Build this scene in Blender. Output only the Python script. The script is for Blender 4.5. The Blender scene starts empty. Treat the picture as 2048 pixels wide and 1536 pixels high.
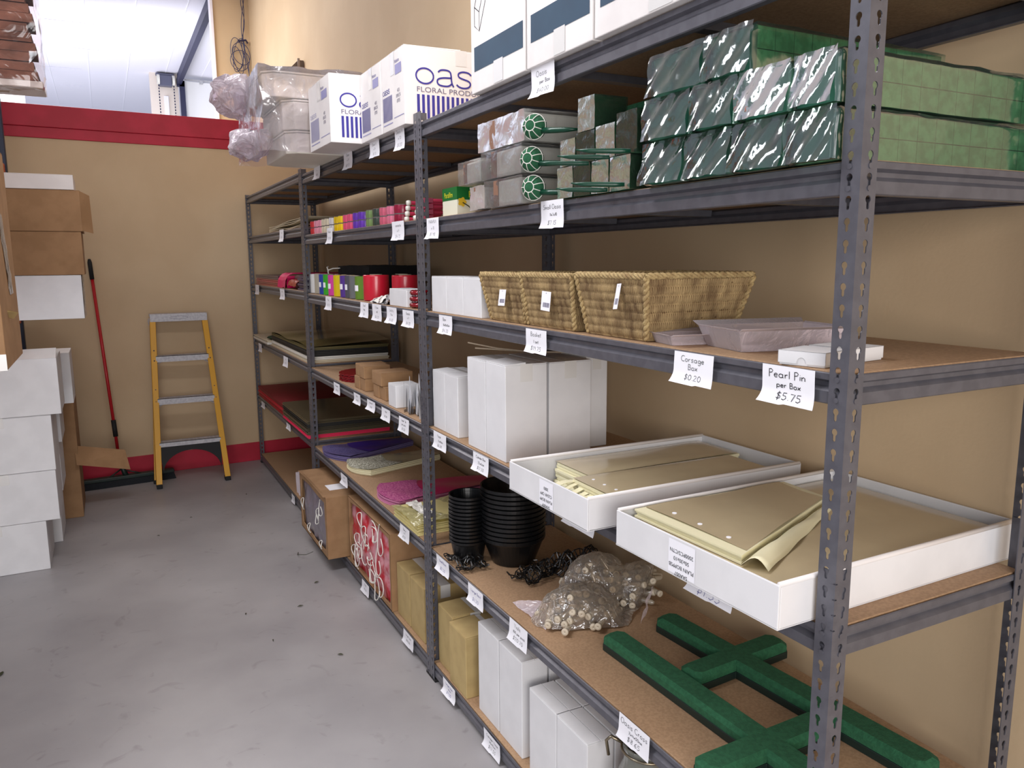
import bpy, bmesh, math, random
from mathutils import Vector, Matrix, noise
random.seed(7)
S = bpy.context.scene
COL = S.collection
PI = math.pi

# ------------------------------------------------------------------ camera
cam_d = bpy.data.cameras.new('camera'); cam = bpy.data.objects.new('camera', cam_d); COL.objects.link(cam)
cam_d.sensor_width = 36.0; cam_d.lens = 1563.19 / 2048 * 36.0; cam_d.clip_start = .02
yaw, pitch, roll = -.4757, .1572, -.0069
fw = Vector((-math.sin(yaw) * math.cos(pitch), math.cos(yaw) * math.cos(pitch), -math.sin(pitch)))
rt = Vector((math.cos(yaw), math.sin(yaw), 0)); up = rt.cross(fw)
r2 = rt * math.cos(roll) + up * math.sin(roll); u2 = -rt * math.sin(roll) + up * math.cos(roll)
M = Matrix((r2, u2, -fw)).transposed().to_4x4(); M.translation = Vector((-1.1345, -.9265, 1.8038))
cam.matrix_world = M
S.camera = cam

# ------------------------------------------------------------------ world, lights, exposure
w = bpy.data.worlds.new('world'); S.world = w; w.use_nodes = True
w.node_tree.nodes['Background'].inputs[0].default_value = (.80, .87, 1.0, 1)
w.node_tree.nodes['Background'].inputs[1].default_value = .34
def area(name, loc, aim, sx, sy, power, col, spread=180):
    d = bpy.data.lights.new(name, 'AREA'); d.shape = 'RECTANGLE'; d.size = sx; d.size_y = sy; d.energy = power
    d.color = col; d.spread = math.radians(spread)
    o = bpy.data.objects.new(name, d); COL.objects.link(o); o.location = loc
    o.rotation_euler = (Vector(aim) - Vector(loc)).to_track_quat('-Z', 'Y').to_euler()
    return o
area('aisle_strip_light', (-2.0, 1.5, 4.0), (-1.7, 1.5, 0), .45, 4.8, 115, (.97, .97, 1.0))
area('shopfront_daylight', (-1.9, -4.0, 1.9), (.5, .6, 1.3), 3.0, 2.2, 150, (1.0, .955, .93))
area('warehouse_ceiling_fill', (-4.0, 13.0, 1.2), (-1.4, 13.6, 5.1), 3.5, 3.5, 215, (.86, .88, 1.0))  # added upward fill standing in for daylight bounced onto the warehouse ceiling
area('door_fill_light', (-.6, 11.2, 3.2), (.9, 14.9, 4.4), 1.5, 1.5, 60, (.95, .97, 1.0))  # unseen lamp added to brighten the white warehouse door
area('high_bay_light', (-1.6, 7.9, 4.9), (-1.2, 7.9, 0), 2.2, 1.8, 150, (1.0, .96, .93))
S.view_settings.view_transform = 'Standard'; S.view_settings.look = 'None'; S.view_settings.gamma = 1
S.view_settings.use_curve_mapping = False
S.view_settings.exposure = .30

# ------------------------------------------------------------------ materials
def lin(c):
    out = []
    for v in c:
        v /= 255.0
        out.append(v / 12.92 if v <= .04045 else ((v + .055) / 1.055) ** 2.4)
    return (*out, 1)
def mat(name, col, rough=.6, metal=0, col2=None, scale=20, bump=0, bscale=60, coat=0, stretch=None, detail=4, lo=.4, hi=.6):
    m = bpy.data.materials.new(name); m.use_nodes = True; nt = m.node_tree; N = nt.nodes; L = nt.links
    b = N['Principled BSDF']; b.inputs['Base Color'].default_value = lin(col)
    b.inputs['Roughness'].default_value = rough; b.inputs['Metallic'].default_value = metal
    if coat: b.inputs['Coat Weight'].default_value = coat; b.inputs['Coat Roughness'].default_value = .15
    tc = N.new('ShaderNodeTexCoord'); mp = N.new('ShaderNodeMapping'); L.new(tc.outputs['Object'], mp.inputs[0])
    if stretch: mp.inputs['Scale'].default_value = stretch
    if col2:
        n = N.new('ShaderNodeTexNoise'); n.inputs['Scale'].default_value = scale; n.inputs['Detail'].default_value = detail
        L.new(mp.outputs[0], n.inputs[0])
        r = N.new('ShaderNodeValToRGB'); r.color_ramp.elements[0].position = lo; r.color_ramp.elements[1].position = hi
        r.color_ramp.elements[0].color = lin(col); r.color_ramp.elements[1].color = lin(col2)
        L.new(n.outputs[0], r.inputs[0]); L.new(r.outputs[0], b.inputs['Base Color'])
    if bump:
        n2 = N.new('ShaderNodeTexNoise'); n2.inputs['Scale'].default_value = bscale; n2.inputs['Detail'].default_value = 5
        L.new(mp.outputs[0], n2.inputs[0])
        bp = N.new('ShaderNodeBump'); bp.inputs['Strength'].default_value = bump; bp.inputs['Distance'].default_value = .01
        L.new(n2.outputs[0], bp.inputs['Height']); L.new(bp.outputs[0], b.inputs['Normal'])
    return m
def film(name, col=(235, 235, 235), trans=.8, rough=.12, bump=.6, bscale=35, mist=.25):
    """thin clear plastic: mostly see-through, a little milky, glossy with crinkles"""
    m = bpy.data.materials.new(name); m.use_nodes = True; nt = m.node_tree; N = nt.nodes; L = nt.links
    N.remove(N['Principled BSDF'])
    tr = N.new('ShaderNodeBsdfTransparent'); tr.inputs[0].default_value = lin(col)
    gl = N.new('ShaderNodeBsdfGlossy'); gl.inputs['Roughness'].default_value = rough; gl.inputs[0].default_value = (.9, .92, .95, 1)
    df = N.new('ShaderNodeBsdfDiffuse'); df.inputs[0].default_value = lin(col)
    m1 = N.new('ShaderNodeMixShader'); m1.inputs[0].default_value = mist; L.new(gl.outputs[0], m1.inputs[1]); L.new(df.outputs[0], m1.inputs[2])
    fr = N.new('ShaderNodeFresnel'); fr.inputs[0].default_value = 1.45
    mt = N.new('ShaderNodeMath'); mt.operation = 'MULTIPLY_ADD'; mt.inputs[1].default_value = .9; mt.inputs[2].default_value = 1 - trans; mt.use_clamp = True
    L.new(fr.outputs[0], mt.inputs[0])
    mx = N.new('ShaderNodeMixShader'); L.new(mt.outputs[0], mx.inputs[0]); L.new(tr.outputs[0], mx.inputs[1]); L.new(m1.outputs[0], mx.inputs[2])
    tc = N.new('ShaderNodeTexCoord'); n2 = N.new('ShaderNodeTexNoise'); n2.inputs['Scale'].default_value = bscale; n2.inputs['Detail'].default_value = 3
    n2.inputs['Distortion'].default_value = 1.2
    L.new(tc.outputs['Object'], n2.inputs[0]); bp = N.new('ShaderNodeBump'); bp.inputs['Strength'].default_value = bump; bp.inputs['Distance'].default_value = .02
    L.new(n2.outputs[0], bp.inputs['Height']); L.new(bp.outputs[0], gl.inputs['Normal']); L.new(bp.outputs[0], fr.inputs['Normal'])
    L.new(mx.outputs[0], N['Material Output'].inputs[0])
    return m
MT = dict(
    wall=mat('cream_wall_paint', (204, 180, 146), .75, col2=(197, 172, 138), scale=1.5, bump=.05, bscale=90),
    wallup=mat('pale_wall_paint', (222, 200, 168), .75, col2=(216, 194, 160), scale=1.2),
    red=mat('red_trim_paint', (184, 26, 56), .55, col2=(172, 20, 48), scale=6, bump=.03),
    steel=mat('grey_powder_coat', (98, 98, 106), .36, .25, col2=(90, 90, 98), scale=30),
    board=mat('raw_particle_board', (172, 140, 108), .7, col2=(158, 127, 97), scale=140, bump=.05, bscale=200),
    white=mat('white_card', (226, 226, 228), .62, col2=(220, 220, 222), scale=8),
    whitewarm=mat('white_carton', (232, 228, 226), .6, col2=(224, 219, 217), scale=5),
    edge=mat('card_edge', (176, 160, 140), .8),
    kraft=mat('brown_cardboard', (160, 124, 88), .8, col2=(150, 115, 80), scale=12, bump=.03, bscale=80),
    tankraft=mat('tan_cardboard', (188, 164, 112), .8, col2=(178, 154, 104), scale=12),
    paper=mat('white_paper', (240, 240, 246), .8),
    ink=mat('black_ink', (22, 22, 30), .7), blueink=mat('blue_print', (54, 48, 140), .7), bandblue=mat('slate_blue_print', (36, 68, 92), .6, col2=(32, 62, 86), scale=6),
    greyink=mat('grey_print', (110, 105, 130), .7), lav=mat('lavender_print', (150, 148, 190), .7),
    tape=mat('clear_tape', (222, 221, 219), .22, coat=.3),
    foam=mat('dry_green_foam', (38, 96, 64), .95, col2=(30, 84, 55), scale=90, bump=.25, bscale=220),
    foampale=mat('pale_green_foam', (98, 148, 108), .95, col2=(76, 122, 84), scale=50, bump=.25, bscale=160),
    greenplastic=mat('dark_green_plastic', (10, 62, 44), .3), blackgreen=mat('dark_tray_plastic', (20, 38, 34), .45),
    black=mat('black_plastic', (12, 13, 15), .28), blackcloth=mat('black_cloth', (10, 10, 12), .95),
    cream=mat('cream_plastic', (232, 226, 190), .5), whiteplastic=mat('white_plastic', (226, 224, 216), .35),
    straw=mat('dried_seagrass', (176, 150, 106), .85, col2=(104, 80, 52), scale=34, bump=.5, bscale=160, stretch=(1, 1, .35), lo=.35, hi=.72),
    strawl=mat('light_seagrass', (186, 162, 114), .85, col2=(138, 110, 72), scale=60, bump=.5, bscale=160, lo=.35, hi=.75),
    fibre=mat('yellow_fibreglass', (214, 156, 8), .42), alu=mat('brushed_aluminium', (196, 196, 200), .5, .15, col2=(180, 180, 186), scale=60, stretch=(1, .1, 1)),
    rubber=mat('black_rubber', (18, 18, 20), .7), redpaint=mat('glossy_red_paint', (178, 18, 30), .3),
    bristle=mat('dark_bristle', (30, 34, 40), .9, bump=.8, bscale=300, stretch=(1, 1, .05)),
    ceil=mat('white_ceiling_panel', (240, 238, 248), .7), darksteel=mat('navy_steel', (34, 36, 70), .5), rackblue=mat('blue_rack_paint', (22, 34, 62), .5),
    rackorange=mat('orange_rack_paint', (196, 78, 22), .45), cable=mat('blue_cable', (52, 56, 96), .5),
    foamwhite=mat('white_polystyrene', (232, 228, 216), .8, bump=.1, bscale=200),
    clear=film('clear_wrap', (236, 236, 236), .84, .13, .2, 14, .3), wrapgreen=film('clear_wrap_tight', (208, 236, 222), .80, .10, .10, 6, .08), wrapdull=film('milky_wrap', (130, 165, 142), .86, .2, .2, 16, .25),
    frost=film('frosted_plastic', (240, 234, 236), .82, .25, .1, 20, .95), bag=film('poly_bag', (246, 236, 244), .62, .16, .6, 16, .85), heapbag=film('vial_bag', (240, 230, 216), .78, .12, .8, 22, .5),
    clearbag=mat('glossy_clear_sheet_stack', (196, 180, 146), .16, col2=(184, 168, 136), scale=4, coat=.6),
    silver=mat('silver_foil', (150, 150, 152), .25, .9, bump=.9, bscale=50), gold=mat('tarnished_metal', (150, 140, 120), .3, .9),
    tubeplastic=film('clear_vial_plastic', (216, 204, 184), .35, .15, .0, 20, .7), capw=mat('milky_cap', (196, 184, 164), .45),
    glassg=mat('grey_glass', (110, 112, 104), .12, coat=.8),
    redleaf=mat('red_tissue', (150, 16, 40), .5, bump=.3, bscale=60),
    # floor gets its own node setup below
)
def colm(name, c, rough=.35, **k):
    if name not in MT: MT[name] = mat(name, c, rough, **k)
    return MT[name]
def floor_mat():
    m = bpy.data.materials.new('painted_concrete'); m.use_nodes = True; nt = m.node_tree; N = nt.nodes; L = nt.links; b = N['Principled BSDF']
    tc = N.new('ShaderNodeTexCoord')
    def nz(s, d, dist=0):
        n = N.new('ShaderNodeTexNoise'); n.inputs['Scale'].default_value = s; n.inputs['Detail'].default_value = d; n.inputs['Distortion'].default_value = dist
        L.new(tc.outputs['Object'], n.inputs[0]); return n
    def rp(n, p0, c0, p1, c1):
        r = N.new('ShaderNodeValToRGB'); e = r.color_ramp.elements; e[0].position = p0; e[1].position = p1; e[0].color = lin(c0); e[1].color = lin(c1)
        L.new(n.outputs[0], r.inputs[0]); return r
    base = rp(nz(1.6, 6), .35, (146, 143, 145), .65, (164, 161, 162))
    sm = rp(nz(7, 8, 1.5), .62, (255, 255, 255), .74, (168, 162, 158)); sp = rp(nz(45, 3), .74, (255, 255, 255), .80, (120, 112, 106))
    m1 = N.new('ShaderNodeMixRGB'); m1.blend_type = 'MULTIPLY'; m1.inputs[0].default_value = .35; L.new(base.outputs[0], m1.inputs[1]); L.new(sm.outputs[0], m1.inputs[2])
    m2 = N.new('ShaderNodeMixRGB'); m2.blend_type = 'MULTIPLY'; m2.inputs[0].default_value = .6; L.new(m1.outputs[0], m2.inputs[1]); L.new(sp.outputs[0], m2.inputs[2])
    L.new(m2.outputs[0], b.inputs['Base Color']); b.inputs['Roughness'].default_value = .42
    bp = N.new('ShaderNodeBump'); bp.inputs['Strength'].default_value = .08; L.new(nz(12, 6).outputs[0], bp.inputs['Height']); L.new(bp.outputs[0], b.inputs['Normal'])
    return m
MT['floor'] = floor_mat()

# ------------------------------------------------------------------ mesh builder
class MB:
    def __init__(s): s.v = []; s.f = []; s.m = []; s.X = None
    def add(s, vs, fs, m=0):
        o = len(s.v)
        s.v += [tuple(s.X @ Vector(p)) if s.X else tuple(p) for p in vs]
        s.f += [tuple(i + o for i in f) for f in fs]; s.m += [m] * len(fs); return s
    def box(s, x0, x1, y0, y1, z0, z1, m=0):
        return s.add([(x0, y0, z0), (x1, y0, z0), (x1, y1, z0), (x0, y1, z0), (x0, y0, z1), (x1, y0, z1), (x1, y1, z1), (x0, y1, z1)],
                     [(0, 3, 2, 1), (4, 5, 6, 7), (0, 1, 5, 4), (1, 2, 6, 5), (2, 3, 7, 6), (3, 0, 4, 7)], m)
    def hexa(s, b, t, m=0):     # bottom 4 points, top 4 points
        return s.add(list(b) + list(t), [(0, 3, 2, 1), (4, 5, 6, 7), (0, 1, 5, 4), (1, 2, 6, 5), (2, 3, 7, 6), (3, 0, 4, 7)], m)
    def tube(s, pts, r, n=6, m=0, closed=False, cap=True):
        pts = [Vector(p) for p in pts]; k = len(pts); vs = []; fs = []
        rr = r if isinstance(r, (list, tuple)) else [r] * k
        t0 = (pts[1] - pts[0]).normalized(); a = Vector((0, 0, 1)) if abs(t0.z) < .9 else Vector((1, 0, 0)); nrm = t0.cross(a).normalized()
        for i in range(k):
            if closed: t = (pts[(i + 1) % k] - pts[i - 1]).normalized()
            else: t = (pts[min(i + 1, k - 1)] - pts[max(i - 1, 0)]).normalized()
            nrm = (nrm - t * nrm.dot(t)); nrm = nrm.normalized() if nrm.length > 1e-6 else t.orthogonal().normalized(); bn = t.cross(nrm)
            for j in range(n):
                an = 2 * PI * j / n; vs.append(pts[i] + (nrm * math.cos(an) + bn * math.sin(an)) * rr[i])
        for i in range(k if closed else k - 1):
            for j in range(n):
                a0 = i * n + j; a1 = i * n + (j + 1) % n; b0 = ((i + 1) % k) * n + j; b1 = ((i + 1) % k) * n + (j + 1) % n
                fs.append((a0, a1, b1, b0))
        if cap and not closed: fs.append(tuple(range(n - 1, -1, -1))); fs.append(tuple(range((k - 1) * n, k * n)))
        return s.add(vs, fs, m)
    def cyl(s, p0, p1, r, n=16, m=0): return s.tube([p0, p1], r, n, m)
    def lathe(s, prof, c=(0, 0, 0), n=32, m=0, axis='z'):
        vs = []; fs = []; k = len(prof)
        for i in range(n):
            a = 2 * PI * i / n
            for r, z in prof:
                p = (r * math.cos(a), r * math.sin(a), z)
                if axis == 'x': p = (p[2], p[0], p[1])
                if axis == 'y': p = (p[1], p[2], p[0])
                vs.append((c[0] + p[0], c[1] + p[1], c[2] + p[2]))
        for i in range(n):
            for j in range(k - 1):
                a = i * k + j; b = ((i + 1) % n) * k + j; fs.append((a, b, b + 1, a + 1))
        return s.add(vs, fs, m)
    def prism(s, poly, axis, a, b, m=0):   # polygon in the two other axes, extruded a..b along axis
        n = len(poly)
        def P(p, t):
            return {'x': (t, p[0], p[1]), 'y': (p[0], t, p[1]), 'z': (p[0], p[1], t)}[axis]
        vs = [P(p, a) for p in poly] + [P(p, b) for p in poly]
        fs = [tuple(range(n)), tuple(range(2 * n - 1, n - 1, -1))] + [(i, i + n, (i + 1) % n + n, (i + 1) % n) for i in range(n)]
        return s.add(vs, fs, m)
    def grid(s, fn, nu, nv, m=0):
        vs = [fn(i / nu, j / nv) for i in range(nu + 1) for j in range(nv + 1)]
        fs = [(i * (nv + 1) + j, (i + 1) * (nv + 1) + j, (i + 1) * (nv + 1) + j + 1, i * (nv + 1) + j + 1) for i in range(nu) for j in range(nv)]
        return s.add(vs, fs, m)
    def build(s, name, mats, parent=None, smooth=False, bevel=0, solid=0, subsurf=0, loc=None, seg=2):
        me = bpy.data.meshes.new(name); me.from_pydata(s.v, [], s.f)
        bm = bmesh.new(); bm.from_mesh(me); bmesh.ops.recalc_face_normals(bm, faces=bm.faces); bm.to_mesh(me); bm.free()
        for q in (mats if isinstance(mats, (list, tuple)) else [mats]): me.materials.append(MT[q] if isinstance(q, str) else q)
        for p, k in zip(me.polygons, s.m): p.material_index = k; p.use_smooth = smooth
        o = bpy.data.objects.new(name, me); COL.objects.link(o)
        if parent: o.parent = parent
        if loc: o.location = loc
        if solid: q = o.modifiers.new('solid', 'SOLIDIFY'); q.thickness = solid; q.offset = 0
        if bevel:
            q = o.modifiers.new('bevel', 'BEVEL'); q.width = bevel; q.segments = seg; q.limit_method = 'ANGLE'; q.angle_limit = math.radians(40)
        if subsurf: q = o.modifiers.new('sub', 'SUBSURF'); q.levels = subsurf; q.render_levels = subsurf
        return o
def tag(o, label=None, cat=None, group=None, kind=None):
    if label: o['label'] = label
    if cat: o['category'] = cat
    if group: o['group'] = group
    if kind: o['kind'] = kind
    return o
def thing(name, label, cat, loc=(0, 0, 0), rz=0, group=None):
    o = bpy.data.objects.new(name, None); COL.objects.link(o); o.location = loc; o.rotation_euler = (0, 0, rz); o.empty_display_size = .05
    return tag(o, label, cat, group)
def copytree(o, parent=None):
    c = o.copy(); COL.objects.link(c)
    if parent: c.parent = parent
    for ch in list(o.children): copytree(ch, c)
    return c
def struct(name, mb, m, **k): return tag(mb.build(name, m, **k), kind='structure')
def crinkle(p, amp, sc, seed=0):
    v = Vector(p) * sc + Vector((seed * 3.1, seed * 1.7, seed)); n = noise.noise_vector(v) + noise.noise_vector(v * 2.3) * .45
    return Vector(p) + n * amp
def crumpled_box(mb, x0, x1, y0, y1, z0, z1, seg=.02, amp=.006, sc=25, seed=0, m=0, zmin=None):
    def face(o, a, b):
        o, a, b = Vector(o), Vector(a), Vector(b)
        nu = max(2, min(26, int(a.length / seg))); nv = max(2, min(26, int(b.length / seg)))
        def fn(u, v):
            p = crinkle(o + a * u + b * v, amp, sc, seed)
            if zmin is not None: p.z = max(p.z, zmin)
            return p
        mb.grid(fn, nu, nv, m)
    dx, dy, dz = x1 - x0, y1 - y0, z1 - z0
    face((x0, y0, z0), (dx, 0, 0), (0, 0, dz)); face((x0, y1, z0), (dx, 0, 0), (0, 0, dz)); face((x0, y0, z0), (0, dy, 0), (0, 0, dz))
    face((x1, y0, z0), (0, dy, 0), (0, 0, dz)); face((x0, y0, z1), (dx, 0, 0), (0, dy, 0))
    if zmin is None: face((x0, y0, z0), (dx, 0, 0), (0, dy, 0))
    return mb

# ------------------------------------------------------------------ lettering
def arc(cx, cy, rx, ry, a0, a1, n=9):
    return [(cx + rx * math.cos(math.radians(a0 + (a1 - a0) * i / n)), cy + ry * math.sin(math.radians(a0 + (a1 - a0) * i / n))) for i in range(n + 1)]
G = {
 'O': [arc(.33, .5, .33, .52, 100, 470, 14)], 'a': [arc(.25, .25, .22, .25, 40, 400, 12) , [(.47, .5), (.46, .1), (.54, 0)]],
 's': [[(.38, .46), (.25, .53), (.08, .45), (.1, .3), (.3, .22), (.36, .1), (.22, -.02), (.04, .04)]], 'i': [[(.06, .5), (.06, 0)], [(.06, .68), (.07, .73)]],
 'p': [[(.04, .5), (.05, -.35)], arc(.25, .26, .22, .24, 150, -150, 10)], 'e': [[(.04, .26), (.4, .28)] + arc(.23, .25, .2, .26, 10, 320, 10)[1:]],
 'r': [[(.04, .5), (.06, 0)], [(.06, .28), (.15, .46), (.32, .48)]], 'B': [[(.05, 1), (.06, 0)], [(.05, 1), (.38, .92), (.4, .66), (.08, .54), (.48, .42), (.46, .1), (.06, 0)]],
 'o': [arc(.23, .25, .21, .26, 90, 450, 12)], 'x': [[(.02, .5), (.4, 0)], [(.42, .52), (0, 0)]], '.': [[(.08, .06), (.12, .08)]],
 '$': [[(.46, .82), (.2, .88), (.06, .7), (.2, .52), (.42, .4), (.42, .18), (.22, .06), (.03, .18)], [(.27, 1.08), (.22, -.16)]],
 '0': [arc(.26, .48, .22, .46, 80, 440, 12)], '1': [[(.1, .8), (.2, .95), (.18, 0)]], '2': [[(.05, .76), (.18, .94), (.4, .86), (.38, .6), (.03, .02), (.48, .04)]],
 '3': [[(.06, .86), (.26, .95), (.42, .78), (.2, .54), (.44, .34), (.3, .04), (.02, .12)]], '4': [[(.3, .95), (.04, .38), (.5, .4)], [(.38, .62), (.34, 0)]],
 '5': [[(.46, .94), (.12, .92), (.08, .56), (.36, .54), (.44, .24), (.24, 0), (.02, .1)]], '6': [[(.4, .94), (.12, .6), (.06, .22), (.24, .0), (.44, .2), (.3, .44), (.08, .3)]],
 '7': [[(.03, .9), (.46, .92), (.2, 0)]], '8': [[(.42, .82), (.2, .94), (.08, .72), (.4, .36), (.36, .06), (.1, .06), (.08, .34), (.42, .72), (.42, .82)]],
 '9': [[(.42, .7), (.22, .92), (.06, .7), (.2, .5), (.42, .66), (.34, 0)]], 'S': [[(.46, .86), (.24, 1), (.06, .8), (.2, .56), (.44, .4), (.42, .1), (.18, -.02), (.02, .14)]],
 'm': [[(.03, .5), (.05, 0)], [(.05, .34), (.18, .5), (.25, .4), (.26, 0)], [(.26, .36), (.4, .5), (.48, .38), (.5, 0)]], 'l': [[(.06, 1), (.06, 0)]],
 'P': [[(.06, 1), (.07, -.06)], [(.02, .96), (.3, 1.02), (.46, .82), (.34, .56), (.08, .5)]], 'A': [[(0, 0), (.24, 1), (.48, 0)], [(.1, .36), (.4, .36)]],
 'R': [[(.06, 1), (.06, 0)], [(.06, 1), (.4, .9), (.38, .6), (.08, .52), (.46, 0)]], 'F': [[(.42, 1), (.06, .98), (.06, 0)], [(.06, .54), (.34, .55)]],
 'I': [[(.06, 1), (.06, 0)]], 'L': [[(.06, 1), (.06, .02), (.42, .02)]], 'M': [[(.02, 0), (.1, 1), (.28, .4), (.46, 1), (.54, 0)]],
 'k': [[(.05, 1), (.06, 0)], [(.38, .5), (.08, .22), (.4, 0)]], 't': [[(.16, .86), (.16, .08), (.3, .02)], [(0, .56), (.34, .58)]],
 'C': [arc(.36, .5, .34, .5, 50, 310, 12)], 'g': [arc(.23, .26, .2, .24, 40, 400, 10), [(.43, .5), (.44, -.2), (.26, -.38), (.04, -.26)]],
 'n': [[(.04, .5), (.05, 0)], [(.05, .32), (.22, .5), (.36, .4), (.38, 0)]], 'V': [[(.02, 1), (.24, 0), (.48, 1.02)]], 'c': [arc(.25, .25, .22, .26, 50, 310, 8)],
 'b': [[(.05, 1), (.05, .05)], arc(.24, .25, .2, .25, 160, -160, 10)], 'w': [[(0, .5), (.12, 0), (.24, .4), (.36, 0), (.5, .52)]], 'y': [[(.02, .5), (.2, .08)], [(.42, .5), (.12, -.36)]],
 'd': [arc(.2, .24, .19, .24, 30, 390, 10), [(.41, 1), (.41, 0)]], 'f': [[(.34, .96), (.18, .9), (.14, 0)], [(0, .54), (.3, .55)]], 'W': [[(0, 1), (.14, 0), (.28, .7), (.42, 0), (.58, 1)]],
 'E': [[(.4, 1), (.06, .98), (.06, .02), (.42, .02)], [(.06, .52), (.34, .53)]], ' ': []}
def strokes(text):
    x = 0; out = []
    for ch in text:
        g = G.get(ch, [])
        wd = max([p[0] for st in g for p in st], default=.25)
        out += [[(p[0] + x, p[1]) for p in st] for st in g]; x += wd + .13
    return out, max(x - .13, .1)
def ribbon(mb, pts, wd, place, m=0):
    """flat pen line: pts in 2D, place(u, v) gives the 3D point"""
    k = len(pts); L = []; R = []
    for i in range(k):
        a = pts[max(i - 1, 0)]; b = pts[min(i + 1, k - 1)]; dx, dy = b[0] - a[0], b[1] - a[1]; l = math.hypot(dx, dy) or 1
        nx, ny = -dy / l * wd / 2, dx / l * wd / 2; L.append(place(pts[i][0] + nx, pts[i][1] + ny)); R.append(place(pts[i][0] - nx, pts[i][1] - ny))
    mb.add(L + R, [(i, i + 1, k + i + 1, k + i) for i in range(k - 1)], m)
def write_lines(mb, lines, W, H, pen, place, top=.94, scribble=False, rnd=None):
    """lines: (text, relative height, centre u, v of baseline) within a W x H sheet"""
    for text, h, cu, v in lines:
        st, tw = strokes(text); sc = h * H; mx = W * .86 / tw
        sx = min(sc * 1.55, mx)
        for s_ in st: ribbon(mb, [(cu * W + (p[0] - tw / 2) * sx, v * H + p[1] * sc) for p in s_], pen, place)
def printed(text, size, mtx, m, parent, name='printed_lettering', align='LEFT', sx=1.0, bold=0):
    cu = bpy.data.curves.new('txt', 'FONT'); cu.body = text; cu.size = size; cu.align_x = align; cu.offset = bold
    o = bpy.data.objects.new('txt', cu); COL.objects.link(o); bpy.context.view_layer.update()
    dg = bpy.context.evaluated_depsgraph_get(); me = bpy.data.meshes.new_from_object(o.evaluated_get(dg)); bpy.data.objects.remove(o)
    me.transform(mtx @ Matrix.Diagonal((sx, 1, 1, 1))); me.materials.clear(); me.materials.append(MT[m])
    q = bpy.data.objects.new(name, me); COL.objects.link(q); q.parent = parent; return q
def plane_mtx(o, xd, yd):
    x = Vector(xd).normalized(); y = Vector(yd).normalized(); z = x.cross(y)
    M_ = Matrix((x, y, z)).transposed().to_4x4(); M_.translation = Vector(o); return M_
def place_on(o, xd, yd, off=.0008):
    o = Vector(o); x = Vector(xd).normalized(); y = Vector(yd).normalized(); n = x.cross(y) * off
    return lambda u, v: o + x * u + y * v + n

# ------------------------------------------------------------------ room
WX = .665                      # wall behind the shelves
WS, WY = .0585, 6.3897         # end wall: y = WY + WS*x
def wy(x): return WY + WS * x
mb = MB(); mb.box(-8, 12, -4, 14, -.1, 0); struct('floor', mb, 'floor')
mb = MB(); mb.box(WX, WX + .15, -4, 9.62, 0, 5.4); struct('wall_right', mb, 'wall')
mb = MB(); mb.hexa([(-8, wy(-8), 0), (WX, wy(WX), 0), (WX, wy(WX) + .12, 0), (-8, wy(-8) + .12, 0)], [(-8, wy(-8), 2.76), (WX, wy(WX), 2.76), (WX, wy(WX) + .12, 2.76), (-8, wy(-8) + .12, 2.76)])
struct('wall_back', mb, 'wall')
def strip(z0, z1, out, x0=-8, x1=WX, d=.12):
    mb.hexa([(x0, wy(x0) - out, z0), (x1, wy(x1) - out, z0), (x1, wy(x1) + d, z0), (x0, wy(x0) + d, z0)], [(x0, wy(x0) - out, z1), (x1, wy(x1) - out, z1), (x1, wy(x1) + d, z1), (x0, wy(x0) + d, z1)])
mb = MB(); strip(2.76, 2.842, .012); strip(2.842, 3.006, .022, d=.14); struct('trim_1', mb, 'red', bevel=.004)
mb = MB(); strip(0, .170, .012, d=0); struct('baseboard_back', mb, 'red', bevel=.003)
mb = MB(); mb.box(WX - .012, WX, -4, 6.4, 0, .17); struct('baseboard_right', mb, 'red', bevel=.003)
mb = MB(); mb.box(.255, WX, 9.5, 9.62, 0, 5.4); struct('wall_far', mb, 'wall')
mb = MB(); mb.box(.222, .255, 9.47, 9.62, 0, 5.4); struct('trim_2', mb, 'ceil', bevel=.004)
mb = MB(); mb.box(-8, .222, 9.5, 9.62, 5.2, 5.4); struct('wall_header', mb, 'wall')
mb = MB(); mb.box(-8, 3, 21.0, 21.1, 0, 5.12); struct('wall_warehouse', mb, 'ceil')
mb = MB(); mb.box(-8, .8, -4, 9.62, 5.4, 5.5); struct('ceiling', mb, 'ceil')
mb = MB(); mb.box(-8, 3, 9.62, 21.1, 5.12, 5.2); struct('ceiling_warehouse', mb, 'ceil')
mb = MB()
for k in range(16): mb.box(-7.7 + k * .6, -7.694 + k * .6, 9.7, 21, 5.114, 5.12)
struct('trim_3', mb, colm('seam_white', (250, 250, 255), .5))
mb = MB()
for k in range(5): mb.box(-1.9 + .3 * (k % 3), -1.5 + .3 * (k % 3) + .3 * (k % 2), 10.6 + k * 1.5, 10.605 + k * 1.5, 5.113, 5.119)
struct('trim_4', mb, colm('seam_grey', (215, 214, 226), .6))
# door track with its upright, door panel and motor in the warehouse beyond
t = thing('door_track', 'dark navy door track running under the white ceiling beyond the red trim', 'track', (0, 0, 0))
mb = MB(); mb.box(.27, .345, 9.66, 14.8, 4.93, 5.03); mb.box(.29, .32, 9.66, 14.8, 5.03, 5.115); mb.build('rail', 'darksteel', t)
mb = MB(); mb.box(.315, .40, 14.72, 14.80, 0, 5.0); mb.box(.27, .40, 14.72, 14.80, 4.9, 5.0); mb.build('upright', 'darksteel', t)
t = thing('warehouse_door', 'bright white panelled door beyond the partition wall', 'door', (0, 14.85, 0))
mb = MB(); mb.box(.41, 1.6, 0, .03, 0, 5.02); mb.build('door_panel', colm('door_white', (252, 252, 254), .5), t)
mb = MB(); mb.box(.41, 1.6, -.02, 0, 5.03, 5.06); mb.box(.66, .72, -.045, -.01, 4.99, 5.05); mb.build('top_hinge', 'alu', t)
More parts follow.
